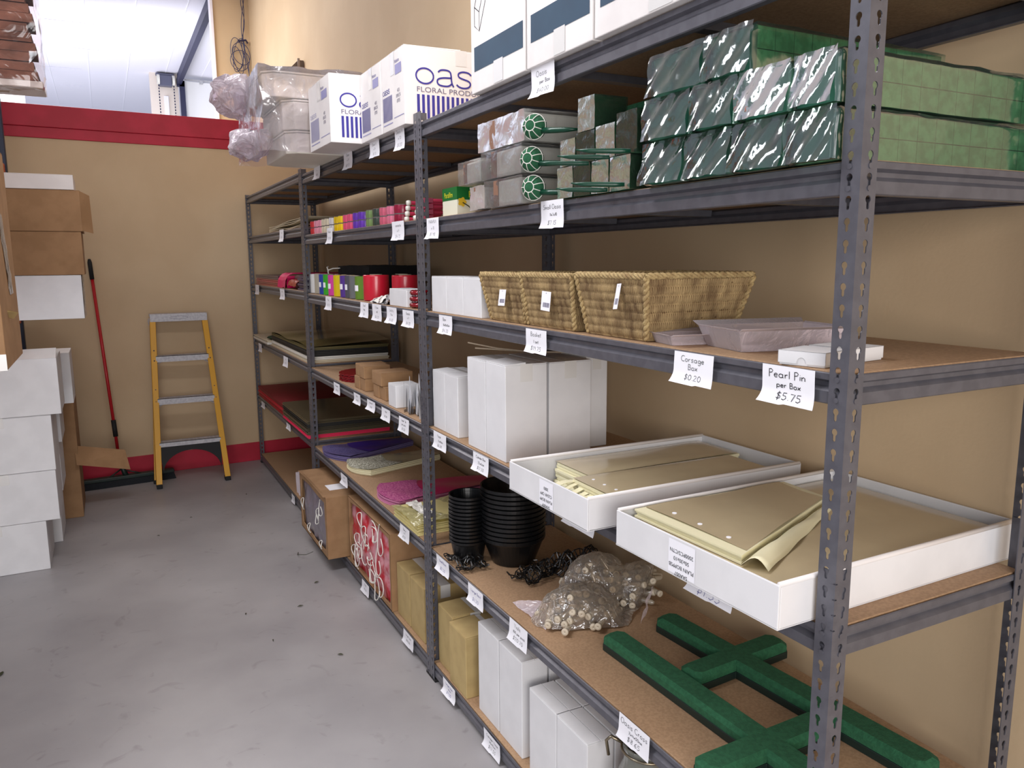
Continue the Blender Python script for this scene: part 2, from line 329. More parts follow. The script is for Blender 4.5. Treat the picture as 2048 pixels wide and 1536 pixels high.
mb = MB(); mb.box(-.16, .30, 14.84, 15.0, 0, 5.12); struct('wall_pillar', mb, colm('pale_pillar', (226, 214, 204), .7))
t = thing('door_motor', 'grey door motor box with two hanging chains near the ceiling', 'motor', (.085, 14.745, 4.98))
mb = MB(); mb.box(-.11, .11, -.06, .08, -.10, .08); mb.box(-.15, .15, -.03, .08, .08, .12); mb.build('housing', colm('motor_grey', (96, 98, 120), .4, metal=.3), t, bevel=.01)
for sx in (-.115, .13):
    mb = MB(); mb.lathe([(.07, -.02), (.085, -.02), (.085, .02), (.07, .02), (.07, -.02)], (sx, -.05, .0), 20, axis='x'); mb.build('chain_wheel', 'whiteplastic', t)
    mb = MB()
    for i in range(34): mb.box(sx - .009, sx + .009, -.075, -.067, -.12 - i * .05, -.09 - i * .05)
    mb.build('chain', 'darksteel', t)
mb = MB(); mb.box(-.035, .04, .06, .079, -1.9, -.25); mb.build('light_strip', 'ceil', t)
# bright far window seen between the rack and the trim
mb = MB(); mb.box(-2.62, -2.08, 14.80, 14.84, 4.05, 4.78); o = mb.build('window_1', colm('bright_pane', (255, 255, 255), .3)); tag(o, kind='structure')
_b = MT['bright_pane'].node_tree.nodes['Principled BSDF']; _b.inputs['Emission Color'].default_value = (1, 1, 1, 1); _b.inputs['Emission Strength'].default_value = 1.2

# cable hank on the far wall, bracket on the right wall
t = thing('cable_hank', 'thin blue cables looped in a tied hank on the tan wall above the red trim', 'cable', (.55, 9.47, 4.42))
def wob(z0, z1, ax, x0, x1, ph, n=22): return [(x0 + (x1 - x0) * i / n + ax * math.sin(ph + i * .55), -.01 - .006 * math.sin(i * .9 + ph), z0 + (z1 - z0) * i / n) for i in range(n + 1)]
mb = MB()
mb.tube(wob(.6, -.95, .02, .03, .08, 0), .004, 5); mb.tube(wob(.6, -1.2, .03, .04, .06, 1.7), .004, 5); mb.tube(wob(.6, -.3, .02, .05, .02, 3), .004, 5)
for (cx, cz, rx, rz_, tl) in ((-.05, -.12, .07, .18, .1), (-.03, -.14, .06, .2, -.2), (.0, -.12, .10, .13, .3), (-.02, -.2, .11, .12, -.3), (-.04, -.2, .05, .16, .2)):
    pts = []
    for i in range(28):
        a = 2 * PI * i / 28; x = rx * math.cos(a); z = rz_ * math.sin(a)
        pts.append((cx + x * math.cos(tl) - z * math.sin(tl), -.012 - .01 * math.sin(a * 2), cz + x * math.sin(tl) + z * math.cos(tl)))
    mb.tube(pts, .004, 5, closed=True)
mb.build('cable_loops', 'cable', t, smooth=True)
mb = MB(); mb.tube([(-.03, -.02, .02), (.06, -.025, .04), (.08, -.01, .01)], .012, 6); mb.build('tie', 'darksteel', t)
t = thing('wall_bracket', 'small dark triangular bracket on the wall above the white foam boxes', 'bracket', (WX, 6.85, 3.55))
mb = MB(); mb.hexa([(-.2, -.1, -.05), (0, -.1, -.05), (0, .3, -.05), (-.02, .3, -.05)], [(-.05, -.1, .10), (0, -.1, .10), (0, -.08, .10), (-.05, -.08, .10)]); mb.build('bracket_plate', colm('bronze', (110, 95, 84), .5, metal=.3), t, bevel=.004)
mb = MB(); mb.box(-.06, -.04, -.12, -.1, -.05, .11); mb.build('bracket_rib', colm('bronze_light', (150, 135, 124), .5), t)

# ------------------------------------------------------------------ shelving
D = .60; FW = .0387; PITCH = .0368; PH = 2.376; H0 = .0246
ZA = [.0805, .6024, 1.1264, 1.6029, 1.9684, 2.3392]
ZCL = [.0785, .632, 1.1417, 1.613, 2.0214, 2.3604]
def post_mesh():
    """L section with keyhole slots, outer corner on the z axis, flanges along +y and +x"""
    mb = MB()
    hole = [(.0066 * math.cos(math.radians(a)), .0066 * math.sin(math.radians(a))) for a in range(-55, 236, 29)]   # head of the keyhole
    hole += [(-.0034, -.0062), (-.0034, -.0142), (-.0018, -.0168), (.0018, -.0168), (.0034, -.0142), (.0034, -.0062)]
    cx, cz = .0212, 0
    n = len(hole)
    def cell(zc):
        z0, z1 = zc - .0225, zc + PITCH - .0225
        u0, u1 = 0, FW; cc = (cx, zc - .004); out = []
        for hx, hz in hole:
            dx, dz = cx + hx - cc[0], zc + hz - cc[1]
            t = min((u1 - cc[0]) / dx if dx > 1e-9 else (u0 - cc[0]) / dx if dx < -1e-9 else 9e9, (z1 - cc[1]) / dz if dz > 1e-9 else (z0 - cc[1]) / dz if dz < -1e-9 else 9e9)
            out.append([cc[0] + dx * t, cc[1] + dz * t])
        for c in ((u0, z0), (u1, z0), (u1, z1), (u0, z1)):
            k = min(range(n), key=lambda i: (out[i][0] - c[0]) ** 2 + (out[i][1] - c[1]) ** 2); out[k] = list(c)
        return out
    k = 0
    while H0 + k * PITCH + .016 < PH:
        zc = H0 + k * PITCH; o = cell(zc)
        for ax in (0, 1):
            P = (lambda u, z: (0, u, z)) if ax == 0 else (lambda u, z: (u, 0, z))
            vs = [P(*q) for q in o] + [P(cx + hx, zc + hz) for hx, hz in hole]
            mb.add(vs, [(i, (i + 1) % n, n + (i + 1) % n, n + i) for i in range(n)])
        k += 1
    ztop = H0 + k * PITCH - .0225
    for ax in (0, 1):
        P = (lambda u, z: (0, u, z)) if ax == 0 else (lambda u, z: (u, 0, z))
        mb.add([P(0, ztop), P(FW, ztop), P(FW, PH), P(0, PH)], [(0, 1, 2, 3)]); mb.add([P(0, 0), P(FW, 0), P(FW, H0 - .0225), P(0, H0 - .0225)], [(0, 1, 2, 3)])
    bm = bmesh.new(); me = bpy.data.meshes.new('post'); me.from_pydata(mb.v, [], mb.f); bm.from_mesh(me)
    bmesh.ops.remove_doubles(bm, verts=bm.verts, dist=.0004); bmesh.ops.recalc_face_normals(bm, faces=bm.faces); bm.to_mesh(me); bm.free()
    me.materials.append(MT['steel']); return me
POST = post_mesh()
def add_post(root, x, y, sx, sy):
    o = bpy.data.objects.new('post', POST); COL.objects.link(o); o.parent = root; o.location = (x, y, 0); o.scale = (sx, sy, 1)
    q = o.modifiers.new('solid', 'SOLIDIFY'); q.thickness = .0022; q.offset = 0
    mb = MB(); mb.box(-.002, .05, -.002, .05, 0, .012); f = mb.build('foot', 'rubber', o, bevel=.002)
    mb = MB(); mb.box(.0016, .0036, .0016, FW - .003, 1.105, 1.240); mb.box(.0016, FW - .003, .0016, .0036, 1.105, 1.240)
    for i in range(4): mb.lathe([(.0001, -.001), (.0032, -.0005), (.004, .001)], (-.0006, -.0006, 1.128 + i * .03), 8)
    mb.build('splice_plate', 'steel', o)
    return o
BEAM = [(.004, 0), (.0015, -.002), (.0015, -.013), (.012, -.018), (.012, -.026), (.0015, -.034), (.0015, -.055), (.004, -.057), (.022, -.057), (.022, -.055), (.006, -.053), (.006, -.036), (.016, -.028), (.016, -.017), (.006, -.011), (.006, -.002)]
def shelf_unit(label, y0, y1, levels):
    t = thing('shelving_unit', label, 'shelf', (0, y0, 0), group='grey slotted steel shelving along the wall')
    Ly = y1 - y0
    for (x, y, sx, sy) in ((0, 0, 1, 1), (0, Ly, 1, -1), (D, 0, -1, 1), (D, Ly, -1, -1)): add_post(t, x, y, sx, sy)
    for zt in levels:
        for nm, x, s in (('front_beam', 0, 1), ('rear_beam', D, -1)):
            mb = MB(); mb.prism([(x + s * (p[0] + .0015), zt - .002 + p[1]) for p in BEAM], 'y', .004, Ly - .004)
            if s == 1:
                for yy in (.0212, Ly - .0212):
                    for dz in (-.012, -.012 - PITCH): mb.cyl((-.003, yy, zt + dz), (.006, yy, zt + dz), .005, 10)
            mb.build(nm, 'steel', t)
        for yy, s in ((0, 1), (Ly, -1)):
            mb = MB(); mb.prism([(yy + s * (p[0] + .0015), zt - .002 + p[1]) for p in BEAM], 'x', .004, D - .004)
            for xx in (.0212,):
                for dz in (-.012, -.012 - PITCH): mb.cyl((xx, yy - s * .003, zt + dz), (xx, yy + s * .006, zt + dz), .005, 10)
            mb.build('side_beam', 'steel', t)
        mb = MB(); mb.box(.010, D - .004, .010, Ly - .010, zt - .014, zt); mb.build('shelf_board', 'board', t, bevel=.0015)
        for q in (1, 2, 3):
            mb = MB(); mb.prism([(Ly * q / 4 - .02, zt - .0145), (Ly * q / 4 + .02, zt - .0145), (Ly * q / 4 + .017, zt - .034), (Ly * q / 4 - .017, zt - .034)], 'x', .024, D - .024); mb.build('cross_bar', 'steel', t)
    return t
YB, YC, YD = 2.0699, 4.1574, 6.3029
shelf_unit('nearest bay of grey slotted steel shelving, with baskets, green foam and cellophane trays', 0, YB - .002, ZA)
shelf_unit('middle bay of grey slotted steel shelving, with ribbons and tissue', YB + .002, YC - .002, ZA)
shelf_unit('farthest bay of grey slotted steel shelving, against the red skirting', YC + .002, YD, ZCL)

# ------------------------------------------------------------------ price tags
def price_tag(y0, y1, ztop, zbot, lines, label, ink='ink', seed=0, x=-.0045, pen=.0011, curl=1.0):
    """sheet taped to the beam front, hanging and curling outwards at the foot; y0 is the far edge"""
    W = y0 - y1; H = ztop - zbot; rnd = random.Random(seed); cl = (.006 + .008 * rnd.random()) * curl; side = .5 + .5 * rnd.random(); rag = rnd.uniform(.3, .7)
    ph = rnd.random() * 6
    def P(u, v, off=0):      # u 0..W towards the camera, v 0..H upward
        a = 1 - v / H; fl = max(0, a - .55) / .45
        out = .0006 + cl * fl ** 2 * (1 - .6 * side * u / W) + .0012 * math.sin(3.2 * a + ph)
        return (-out - off, -u + .005 * fl ** 2 * (1 - u / W) * curl, v - H + .004 * fl * (1 - u / W))
    t = thing('price_tag', label, 'tag', (x, y0, ztop), group='handwritten price tags on the shelf edges')
    mb = MB()
    def fn(a, b):
        v = H * b
        if b == 0: v = H * (.035 if a > rag else 0)
        return P(W * a, v)
    mb.grid(fn, 14, 12); mb.build('paper_sheet', 'paper', t, smooth=True)
    mb = MB(); write_lines(mb, lines, W, H, pen, lambda u, v: P(u, v, .0006)); mb.build('handwriting', ink, t)
    return t
TAGS = [
 (1.130, 1.000, 2.341, 2.255, [('Oasis', .17, .45, .68), ('per Box', .12, .58, .44), ('$40.00', .15, .52, .15)], 'price tag reading Oasis per Box below the boxes with dark blue bands'),
 (1.075, .950, 1.969, 1.889, [('Small Oasis', .15, .5, .7), ('11x7x10', .1, .55, .46), ('$7.15', .16, .5, .14)], 'price tag reading Small Oasis below the green ball holders'),
 (1.979, 1.856, 1.965, 1.883, [('PARAFILM', .14, .5, .76), ('x 12', .13, .52, .48), ('$7.90', .16, .52, .16)], 'price tag reading Parafilm under the small green and white box'),
 (1.877, 1.749, 1.599, 1.525, [('Box', .16, .42, .72), ('10x10x10cm', .11, .56, .46), ('$4.70', .18, .52, .12)], 'price tag under the three small white boxes beside the baskets'),
 (1.169, 1.043, 1.599, 1.524, [('Basket', .17, .5, .72), ('1 set', .13, .5, .45), ('$19.75', .18, .5, .14)], 'price tag reading Basket under the woven baskets'),
 (.464, .335, 1.600, 1.527, [('Corsage', .17, .48, .72), ('Box', .17, .5, .48), ('$0.20', .18, .52, .16)], 'price tag reading Corsage Box below the frosted plastic tray'),
 (.194, .066, 1.602, 1.526, [('Pearl Pin', .19, .48, .70), ('per Box', .14, .52, .46), ('$5.75', .2, .54, .14)], 'price tag reading Pearl Pin, next to the nearest post'),
 (1.957, 1.826, 1.130, 1.060, [('Vase', .15, .45, .72), ('15x10cm', .12, .55, .46), ('$6.30', .16, .5, .16)], 'price tag below the pair of short white boxes by the post'),
 (1.578, 1.449, 1.126, 1.057, [('Cylinder Box', .13, .5, .74), ('25x6cm', .14, .52, .46), ('$17.50', .17, .52, .16)], 'price tag reading Cylinder Box below the tall white boxes'),
 (.938, .781, 1.110, 1.053, [('$1.20', .3, .5, .3)], 'price tag mostly hidden below the farther cellophane tray'),
 (.396, .252, 1.110, 1.056, [('$1.55', .38, .5, .12)], 'price tag reading $1.55 below the nearer cellophane tray'),
 (1.960, 1.827, .609, .541, [('Small Bowl', .15, .5, .66), ('$0.50', .18, .5, .2)], 'price tag reading Small Bowl below the narrow stack of black bowls'),
 (1.637, 1.505, .607, .534, [('Large Bowl', .15, .52, .66), ('$1.30', .2, .5, .2)], 'price tag reading Large Bowl below the wide stack of black bowls'),
 (1.298, 1.170, .610, .530, [('Vials', .17, .45, .72), ('100 per pack', .11, .55, .48), ('$20.70', .17, .52, .18)], 'price tag reading Vials below the bag of plastic tubes'),
 (.654, .522, .613, .540, [('Oasis Cross', .2, .5, .68), ('2x4x50cm', .11, .56, .46), ('$8.65', .19, .52, .16)], 'price tag reading Oasis Cross below the green crosses'),
 (1.913, 1.785, .085, .018, [('Large Vase', .13, .5, .72), ('20cm', .12, .52, .48), ('$9.00', .17, .5, .18)], 'price tag at floor level below the tan cardboard boxes'),
 (1.516, 1.381, .080, .006, [('Cylinder Vase', .13, .52, .72), ('30x15cm', .12, .52, .48), ('$17.55', .17, .52, .18)], 'price tag at floor level below the tall pair of white boxes'),
 (2.324, 2.206, 2.352, 2.255, [('Oasis W', .14, .5, .72), ('x 20', .12, .5, .48), ('$1.20', .16, .5, .16)], 'price tag on the top shelf edge beside the nearest blue lettered box'),
 (2.675, 2.535, 2.340, 2.265, [('Oasis W', .14, .5, .72), ('x 24', .12, .5, .48), ('$1.75', .16, .5, .16)], 'price tag on the top shelf edge below the middle blue lettered box'),
 (3.124, 2.969, 2.350, 2.257, [('Oasis', .14, .5, .72), ('x 24', .12, .5, .48), ('$0.75', .16, .5, .16)], 'price tag on the top shelf edge under the overhanging lettered box'),
 (3.763, 3.619, 2.341, 2.267, [('Dish', .14, .5, .66), ('$6.50', .16, .5, .3)], 'price tag on the top shelf edge under the plastic wrapped foam boxes'),
 (2.399, 2.244, 1.971, 1.888, [('Diamante', .15, .5, .72), ('x W', .14, .5, .46), ('$4.75', .18, .5, .14)], 'price tag below the pink and white pin tubes'),
 (3.523, 3.404, 1.987, 1.897, [('Ribbon', .14, .5, .7), ('$2.00', .16, .5, .3)], 'price tag below the white and yellow curling ribbon spools'),
 (3.619, 3.488, 1.605, 1.526, [('Poly', .15, .5, .7), ('$3.75', .16, .5, .3)], 'price tag below the upright yellow and pink ribbon rolls'),
 (2.921, 2.786, 1.602, 1.525, [('Small', .15, .5, .74), ('bag', .13, .5, .5), ('$4', .17, .5, .16)], 'price tag below the large red ribbon roll'),
 (2.722, 2.584, 1.603, 1.522, [('Bullion', .15, .5, .74), ('roll', .13, .5, .5), ('$6.20', .17, .5, .16)], 'price tag under the crumpled silver foil bag'),
 (2.511, 2.373, 1.599, 1.523, [('Safety', .15, .5, .74), ('Pins', .13, .5, .5), ('$4.00', .17, .5, .16)], 'price tag under the small white box beside the red beads'),
 (2.288, 2.152, 1.597, 1.523, [('Beads', .15, .5, .74), ('x W', .13, .5, .5), ('$4.20', .17, .5, .16)], 'price tag below the strings of red beads'),
 (3.514, 3.384, 1.117, 1.051, [('Placemat', .13, .5, .7), ('$2.75', .16, .5, .3)], 'price tag below the dark red scalloped mats'),
 (3.103, 2.984, 1.117, 1.058, [('Box', .15, .5, .7), ('$1.00', .16, .5, .3)], 'price tag below the farther small brown boxes'),
 (2.870, 2.737, 1.117, 1.063, [('Box kraft', .13, .5, .7), ('$1.30', .16, .5, .3)], 'price tag below the nearer small brown boxes'),
 (2.635, 2.509, 1.115, 1.054, [('Glass', .15, .5, .7), ('$2.20', .16, .5, .3)], 'price tag below the lone small white box beside the tulle'),
 (2.383, 2.251, 1.115, 1.046, [('Small Tulle', .13, .5, .74), ('per pack', .12, .5, .5), ('$3.50', .16, .5, .18)], 'price tag below the bunch of white tulle'),
 (3.442, 3.305, .596, .531, [('Lace', .15, .5, .7), ('$2.75', .16, .5, .3)], 'price tag below the fan of white lace wrapping'),
 (2.414, 2.286, .602, .536, [('Sleeve', .15, .5, .7), ('x W', .12, .5, .48), ('$1.50', .16, .5, .16)], 'price tag below the yellow cellophane sleeves'),
 (3.089, 2.959, .078, .011, [('Bag', .15, .5, .7), ('$3.50', .16, .5, .3)], 'price tag at floor level under the box of red bags with cords'),
 (2.410, 2.273, .084, .019, [('Large Vase', .13, .5, .7), ('$12.00', .16, .5, .3)], 'price tag at floor level on the middle bay beside its near post'),
 (4.862, 4.722, 2.026, 1.939, [('Tissue', .15, .5, .7), ('$1.50', .16, .5, .3)], 'price tag below the stack of cream paper sheets'),
 (6.002, 5.832, 1.614, 1.532, [('Net', .15, .5, .7), ('$2.75', .16, .5, .3)], 'price tag under the folded dark purple sheet by the end wall'),
 (4.956, 4.795, 1.609, 1.531, [('Felt', .15, .5, .7), ('$3.75', .16, .5, .3)], 'price tag under the bright pink folded sheet'),
 (6.007, 5.862, 1.118, 1.044, [('Mesh', .15, .5, .7), ('$2.75', .16, .5, .3)], 'price tag under the pale sheets at the end wall post'),
 (4.959, 4.800, 1.118, 1.040, [('Tray', .15, .5, .7), ('$4.75', .16, .5, .3)], 'price tag below the olive sheets and clear bags'),
 (6.027, 5.872, .610, .557, [('Felt', .15, .5, .7), ('$2.75', .16, .5, .3)], 'price tag below the red sheets at the end wall post'),
 (4.979, 4.835, .612, .563, [('Felt', .15, .5, .7), ('$4.75', .16, .5, .3)], 'price tag below the pink edged pile beside the second post'),
 (4.914, 4.809, .075, .010, [('Bag', .15, .5, .7), ('$4.00', .16, .5, .3)], 'price tag at floor level behind the open box of grey bags'),
]
for i, T in enumerate(TAGS): price_tag(*T[:6], seed=i, pen=.0016 if T[0] < .2 else .0012, ink='blueink' if i in (11, 12, 10, 15) else 'ink')

# ------------------------------------------------------------------ cartons
def carton(name, label, cat, x0, x1, y0, y1, z0, z1, m='white', group=None, rz=0, seam='y', tape=True, lift=0, parts=True, lid_edge=True):
    """closed carton: walls, two lid flaps meeting in a seam, tape"""
    cx, cy = (x0 + x1) / 2, (y0 + y1) / 2; hx, hy, h = (x1 - x0) / 2, (y1 - y0) / 2, z1 - z0
    t = thing(name, label, cat, (cx, cy, z0), rz, group)
    mb = MB(); mb.box(-hx, hx, -hy, hy, 0, h - .003); mb.build('body', m, t, bevel=.0025)
    if parts:
        g = .0012
        if seam == 'y':
            for a, b in ((-hx + .0005, -g), (g, hx - .0005)):
                mb = MB(); mb.hexa([(a, -hy + .001, h - .003), (b, -hy + .001, h - .003), (b, hy - .001, h - .003), (a, hy - .001, h - .003)],
                                   [(a, -hy + .001, h), (b, -hy + .001, h + (lift if a < 0 else 0)), (b, hy - .001, h + (lift if a < 0 else 0)), (a, hy - .001, h)]); mb.build('flap', m, t, bevel=.001)
        else:
            for a, b in ((-hy + .0005, -g), (g, hy - .0005)):
                mb = MB(); mb.box(-hx + .001, hx - .001, a, b, h - .003, h); mb.build('flap', m, t, bevel=.001)
        if tape:
            mb = MB(); w_ = min(.024, hx * .4, hy * .4)
            if seam == 'y':
                mb.box(-w_, w_, -hy - .0006, hy + .0006, h + .0002, h + .0007); mb.box(-w_, w_, -hy - .0008, -hy - .0002, h - min(.06, h * .3), h + .0006); mb.box(-w_, w_, hy + .0002, hy + .0008, h - min(.06, h * .3), h + .0006)
            else:
                mb.box(-hx - .0006, hx + .0006, -w_, w_, h + .0002, h + .0007); mb.box(-hx - .0008, -hx - .0002, -w_, w_, h - min(.06, h * .3), h + .0006)
            mb.build('tape', 'tape', t)
    return t
# basket shelf: three small white boxes
for (a, b, s) in ((1.857, 2.008, 'white gift box on the basket shelf, touching the post'), (1.701, 1.854, 'white gift box between two alike on the basket shelf'), (1.545, 1.698, 'white gift box on the basket shelf, touching the smallest basket')):
    carton('gift_box', s, 'box', .02, .145, a, b, ZA[3] + .0005, ZA[3] + .141, group='small white boxes on the basket shelf', seam='x', tape=False)
# pair of short boxes
for (a, b, s) in ((1.912, 2.037, 'short white box beside the post on the cellophane tray shelf'), (1.782, 1.908, 'short white box next to the tall white boxes')):
    carton('gift_box', s, 'box', .027, .165, a, b, ZA[2] + .0005, ZA[2] + .240, group='short white boxes', lift=.003)
# tall boxes
z = ZA[2] + .0005
for (x0, x1, a, b, h, s) in ((.02, .18, 1.520, 1.672, .330, 'tall white carton in the front row, farther of the two'), (.02, .18, 1.364, 1.516, .332, 'tall white carton in the front row beside the farther cellophane tray'),
                             (.19, .36, 1.520, 1.672, .33, 'tall white carton in the middle row, hidden behind the farther front one'), (.19, .36, 1.366, 1.516, .331, 'tall white carton in the middle row, right behind the nearer front one'),
                             (.375, .465, 1.42, 1.60, .345, 'tall white carton standing deepest, against the cream wall')):
    carton('tall_carton', s, 'box', x0, x1, a, b, z, z + h, group='tall white cartons', lift=.006 if x0 < .1 and a < 1.4 else 0)
t = thing('straw_strip', 'thin curved plastic strip lying over the tall white cartons', 'strip', (.15, 1.55, ZA[2] + .345))
mb = MB(); mb.tube([(-.1, .18, .03), (-.02, .1, .012), (.06, 0, .004), (.16, -.08, .004), (.24, -.12, .006)], .0025, 5); mb.tube([(-.08, .16, .01), (.02, .08, .004), (.1, -.02, .003), (.2, -.06, .004)], .0025, 5); mb.build('strip', 'edge', t)
# bottom shelf
z = ZA[0] + .0005
carton('vase_carton', 'tan cardboard box on the bottom shelf of the nearest bay, touching the post', 'box', .03, .24, 1.886, 2.045, z, z + .268, 'tankraft', 'tan boxes on the bottom shelf', lift=.002)
carton('vase_carton', 'tan cardboard box on the bottom shelf between another tan box and a white one', 'box', .012, .24, 1.712, 1.88, z, z + .258, 'tankraft', 'tan boxes on the bottom shelf', lift=.006)
for (x0, x1, a, b, h, s) in ((.03, .132, 1.458, 1.632, .362, 'tall white vase box on the bottom shelf beside the tan boxes'), (.03, .132, 1.276, 1.452, .362, 'tall white vase box on the bottom shelf, nearer of the taller pair'),
                             (.14, .25, 1.458, 1.632, .35, 'white vase box behind the one beside the tan boxes'), (.14, .25, 1.276, 1.452, .35, 'white vase box behind the nearer tall one'),
                             (.03, .125, 1.044, 1.222, .300, 'lower white vase box on the bottom shelf, farther of the shorter pair'), (.03, .125, .862, 1.040, .300, 'lower white vase box on the bottom shelf beside the glass jar'),
                             (.13, .25, 1.044, 1.222, .300, 'white vase box behind the farther one of the shorter pair'), (.13, .25, .862, 1.040, .300, 'white vase box behind the one beside the glass jar')):
    carton('white_vase_box', s, 'box', x0, x1, a, b, z, z + h, group='white vase boxes on the bottom shelf', lift=.001, tape=(x0 > .1))
# ribbed glass jar with metal rim handle
t = thing('glass_jar', 'grey ribbed glass jar with a wire rim beside the white vase boxes', 'jar', (.14, .715, ZA[0]))
mb = MB(); prof = [(.001, .002), (.07, .002), (.085, .03), (.085, .26), (.068, .3), (.066, .345), (.072, .36), (.066, .362), (.06, .345), (.062, .3), (.078, .26), (.078, .03), (.001, .012)]
vs0 = len(mb.v); mb.lathe(prof, n=48)
mb.v = [(x * (1 + .02 * math.cos(math.atan2(y, x) * 16)), y * (1 + .02 * math.cos(math.atan2(y, x) * 16)), zz) for x, y, zz in mb.v]
mb.build('jar_body', 'glassg', t, smooth=True)
mb = MB(); mb.tube([(.075 * math.cos(2 * PI * i / 24), .075 * math.sin(2 * PI * i / 24), .345) for i in range(24)], .004, 6, closed=True); mb.tube([(-.05, .055, .345), (-.075, .075, .36), (-.085, .085, .345), (-.08, .08, .30)], .005, 6); mb.build('wire_rim', 'gold', t, smooth=True)

# top shelf: big white cartons with slate bands
def band_carton(y0, y1, label, logo):
    z = ZA[5] + .0005; x0, x1, h = -.018, .50, .42
    t = carton('foam_carton', label, 'box', x0, x1, y0, y1, z, z + h, 'whitewarm', 'large cartons with slate blue bands', seam='x')
    W = y1 - y0; ox = -(x1 - x0) / 2
    mb = MB(); P = place_on((ox, W / 2, 0), (0, -1, 0), (0, 0, 1), .0007)
    mb.add([P(.025, .066), P(W - .012, .066), P(W - .012, .14), P(.025, .14)], [(0, 1, 2, 3)]); mb.build('printed_band', 'bandblue', t)
    mb = MB()
    if logo:
        for pts in ([(.03, .262), (.03, .205), (.065, .182), (.065, .24), (.03, .262)], [(.03, .262), (.09, .36), (.125, .34), (.065, .24)], [(.065, .182), (.125, .285), (.125, .34)]): ribbon(mb, pts, .003, P)
        mb.build('printed_outline', 'ink', t)
    mb = MB(); Q = place_on((ox, W / 2, 0), (0, -1, 0), (0, 0, 1), .0012)
    mb.add([Q(W * .45, .004), Q(W * .62, .004), Q(W * .62, .07), Q(W * .45, .07)], [(0, 1, 2, 3)]); mb.build('side_tape', 'tape', t)
    return t
band_carton(1.145, 1.515, 'large white carton with a line drawing over its slate blue band, farthest of three', True)
band_carton(.795, 1.135, 'large white carton with a slate blue band, between two alike on the top shelf', False)
band_carton(.30, .785, 'large white carton with a slate blue band, nearest the slotted post on the top shelf', False)

# blue lettered cartons
def oval_letter(mb, P, ch, ox, oz, s, wd):
    GL = {'o': [arc(.42, .42, .42, .36, 0, 360, 28)], 'a': [[(.08, .66), (.2, .78), (.45, .8), (.66, .76), (.72, .6), (.74, .2), (.84, .02)], [(.72, .44), (.3, .42), (.06, .34), (.02, .2), (.1, .06), (.35, .02), (.6, .04), (.74, .16)]],
          's': [[(.74, .66), (.6, .78), (.3, .8), (.08, .7), (.1, .52), (.35, .44), (.62, .38), (.72, .24), (.62, .06), (.34, .0), (.1, .06), (0, .16)]], 'i': [[(.06, .76), (.06, 0)]]}
    def sm(p):
        q = p
        for _ in range(2):
            r = [q[0]]
            for a, b in zip(q, q[1:]): r += [(a[0] * .75 + b[0] * .25, a[1] * .75 + b[1] * .25), (a[0] * .25 + b[0] * .75, a[1] * .25 + b[1] * .75)]
            r.append(q[-1]); q = r
        return q
    for st in GL[ch]: ribbon(mb, [(ox + p[0] * s, oz + p[1] * s * .92) for p in (st if ch == 'o' else sm(st))], wd, P)
def lettered_carton(x0, x1, y0, y1, h, label, variant):
    z = ZA[5] + .0005
    t = carton('floral_carton', label, 'box', x0, x1, y0, y1, z, z + h, 'whitewarm', 'white cartons with blue lettering and stripes', lift=.004)
    L = x1 - x0; W = y1 - y0; k = h / .30
    P = place_on((-L / 2, -W / 2, 0), (1, 0, 0), (0, 0, 1), .001)            # side facing down the aisle
    mb = MB(); s = .088; ox = .050
    for ch, adv in (('o', .087), ('a', .087), ('s', .08), ('i', .02), ('s', .07)):
        oval_letter(mb, P, ch, ox, .155 * k, s, .0068); ox += adv
    n = 17; 
    for i in range(n):
        u = .052 + i * .0212; mb.add([P(u, .025), P(u + .0115, .025), P(u + .0115, .118 * k), P(u, .118 * k)], [(0, 1, 2, 3)])
    mb.build('printed_logo', 'blueink', t)
    printed('FLORAL PRODUCTS', .028, plane_mtx((-L / 2 + .050, -W / 2 - .001, .128 * k), (1, 0, 0), (0, 0, 1)), 'greyink', t, 'printed_lettering', sx=1.30)
    # end towards the aisle: small logo block with thin stripes, and a stencil
    P = place_on((-L / 2, W / 2, 0), (0, -1, 0), (0, 0, 1), .001)
    mb = MB(); ox = W * .08
    for ch, adv in (('o', .022), ('a', .022), ('s', .02), ('i', .006), ('s', .02)): oval_letter(mb, P, ch, ox, .148 * k, .024, .0028); ox += adv * (W / .29)
    for i in range(17):
        u = W * .08 + i * W * .0245; mb.add([P(u, .04), P(u + W * .011, .04), P(u + W * .011, .138 * k), P(u, .138 * k)], [(0, 1, 2, 3)])
    mb.build('small_logo', 'blueink' if variant else 'lav', t)
    mb = MB(); mb.add([P(W * .08, .025), P(W * .5, .025), P(W * .5, .029), P(W * .08, .029)], [(0, 1, 2, 3)]); mb.add([P(W * .56, .04), P(W * .97, .04), P(W * .97, .043), P(W * .56, .043)], [(0, 1, 2, 3)]); mb.build('thin_rules', 'lav', t)
    f = plane_mtx((-L / 2 - .001, W / 2 - W * .76, .135 * k), (0, -1, 0), (0, 0, 1))
    printed('403\nBRICK\n0705', .020, f, 'greyink', t, 'stencilled_lettering', align='CENTER')
    printed('Notice', .020, plane_mtx((-L / 2 - .001, W / 2 - W * .62, .25 * k), (0, -1, 0), (0, 0, 1)), 'blueink', t, 'printed_lettering')
    mb = MB(); mb.add([P(W * .44, h - .09), P(W * .60, h - .09), P(W * .60, h - .001), P(W * .44, h - .001)], [(0, 1, 2, 3)]); mb.build('end_tape', 'tape', t)
    mb = MB(); mb.add([P(W * .64, .205 * k), P(W * .9, .205 * k), P(W * .9, .243 * k), P(W * .64, .243 * k)], [(0, 1, 2, 3)]); mb.build('printed_notice', 'lav', t)
lettered_carton(-.03, .46, 2.125, 2.412, .300, 'white carton with blue logo and stripes behind the middle slotted post', 1)
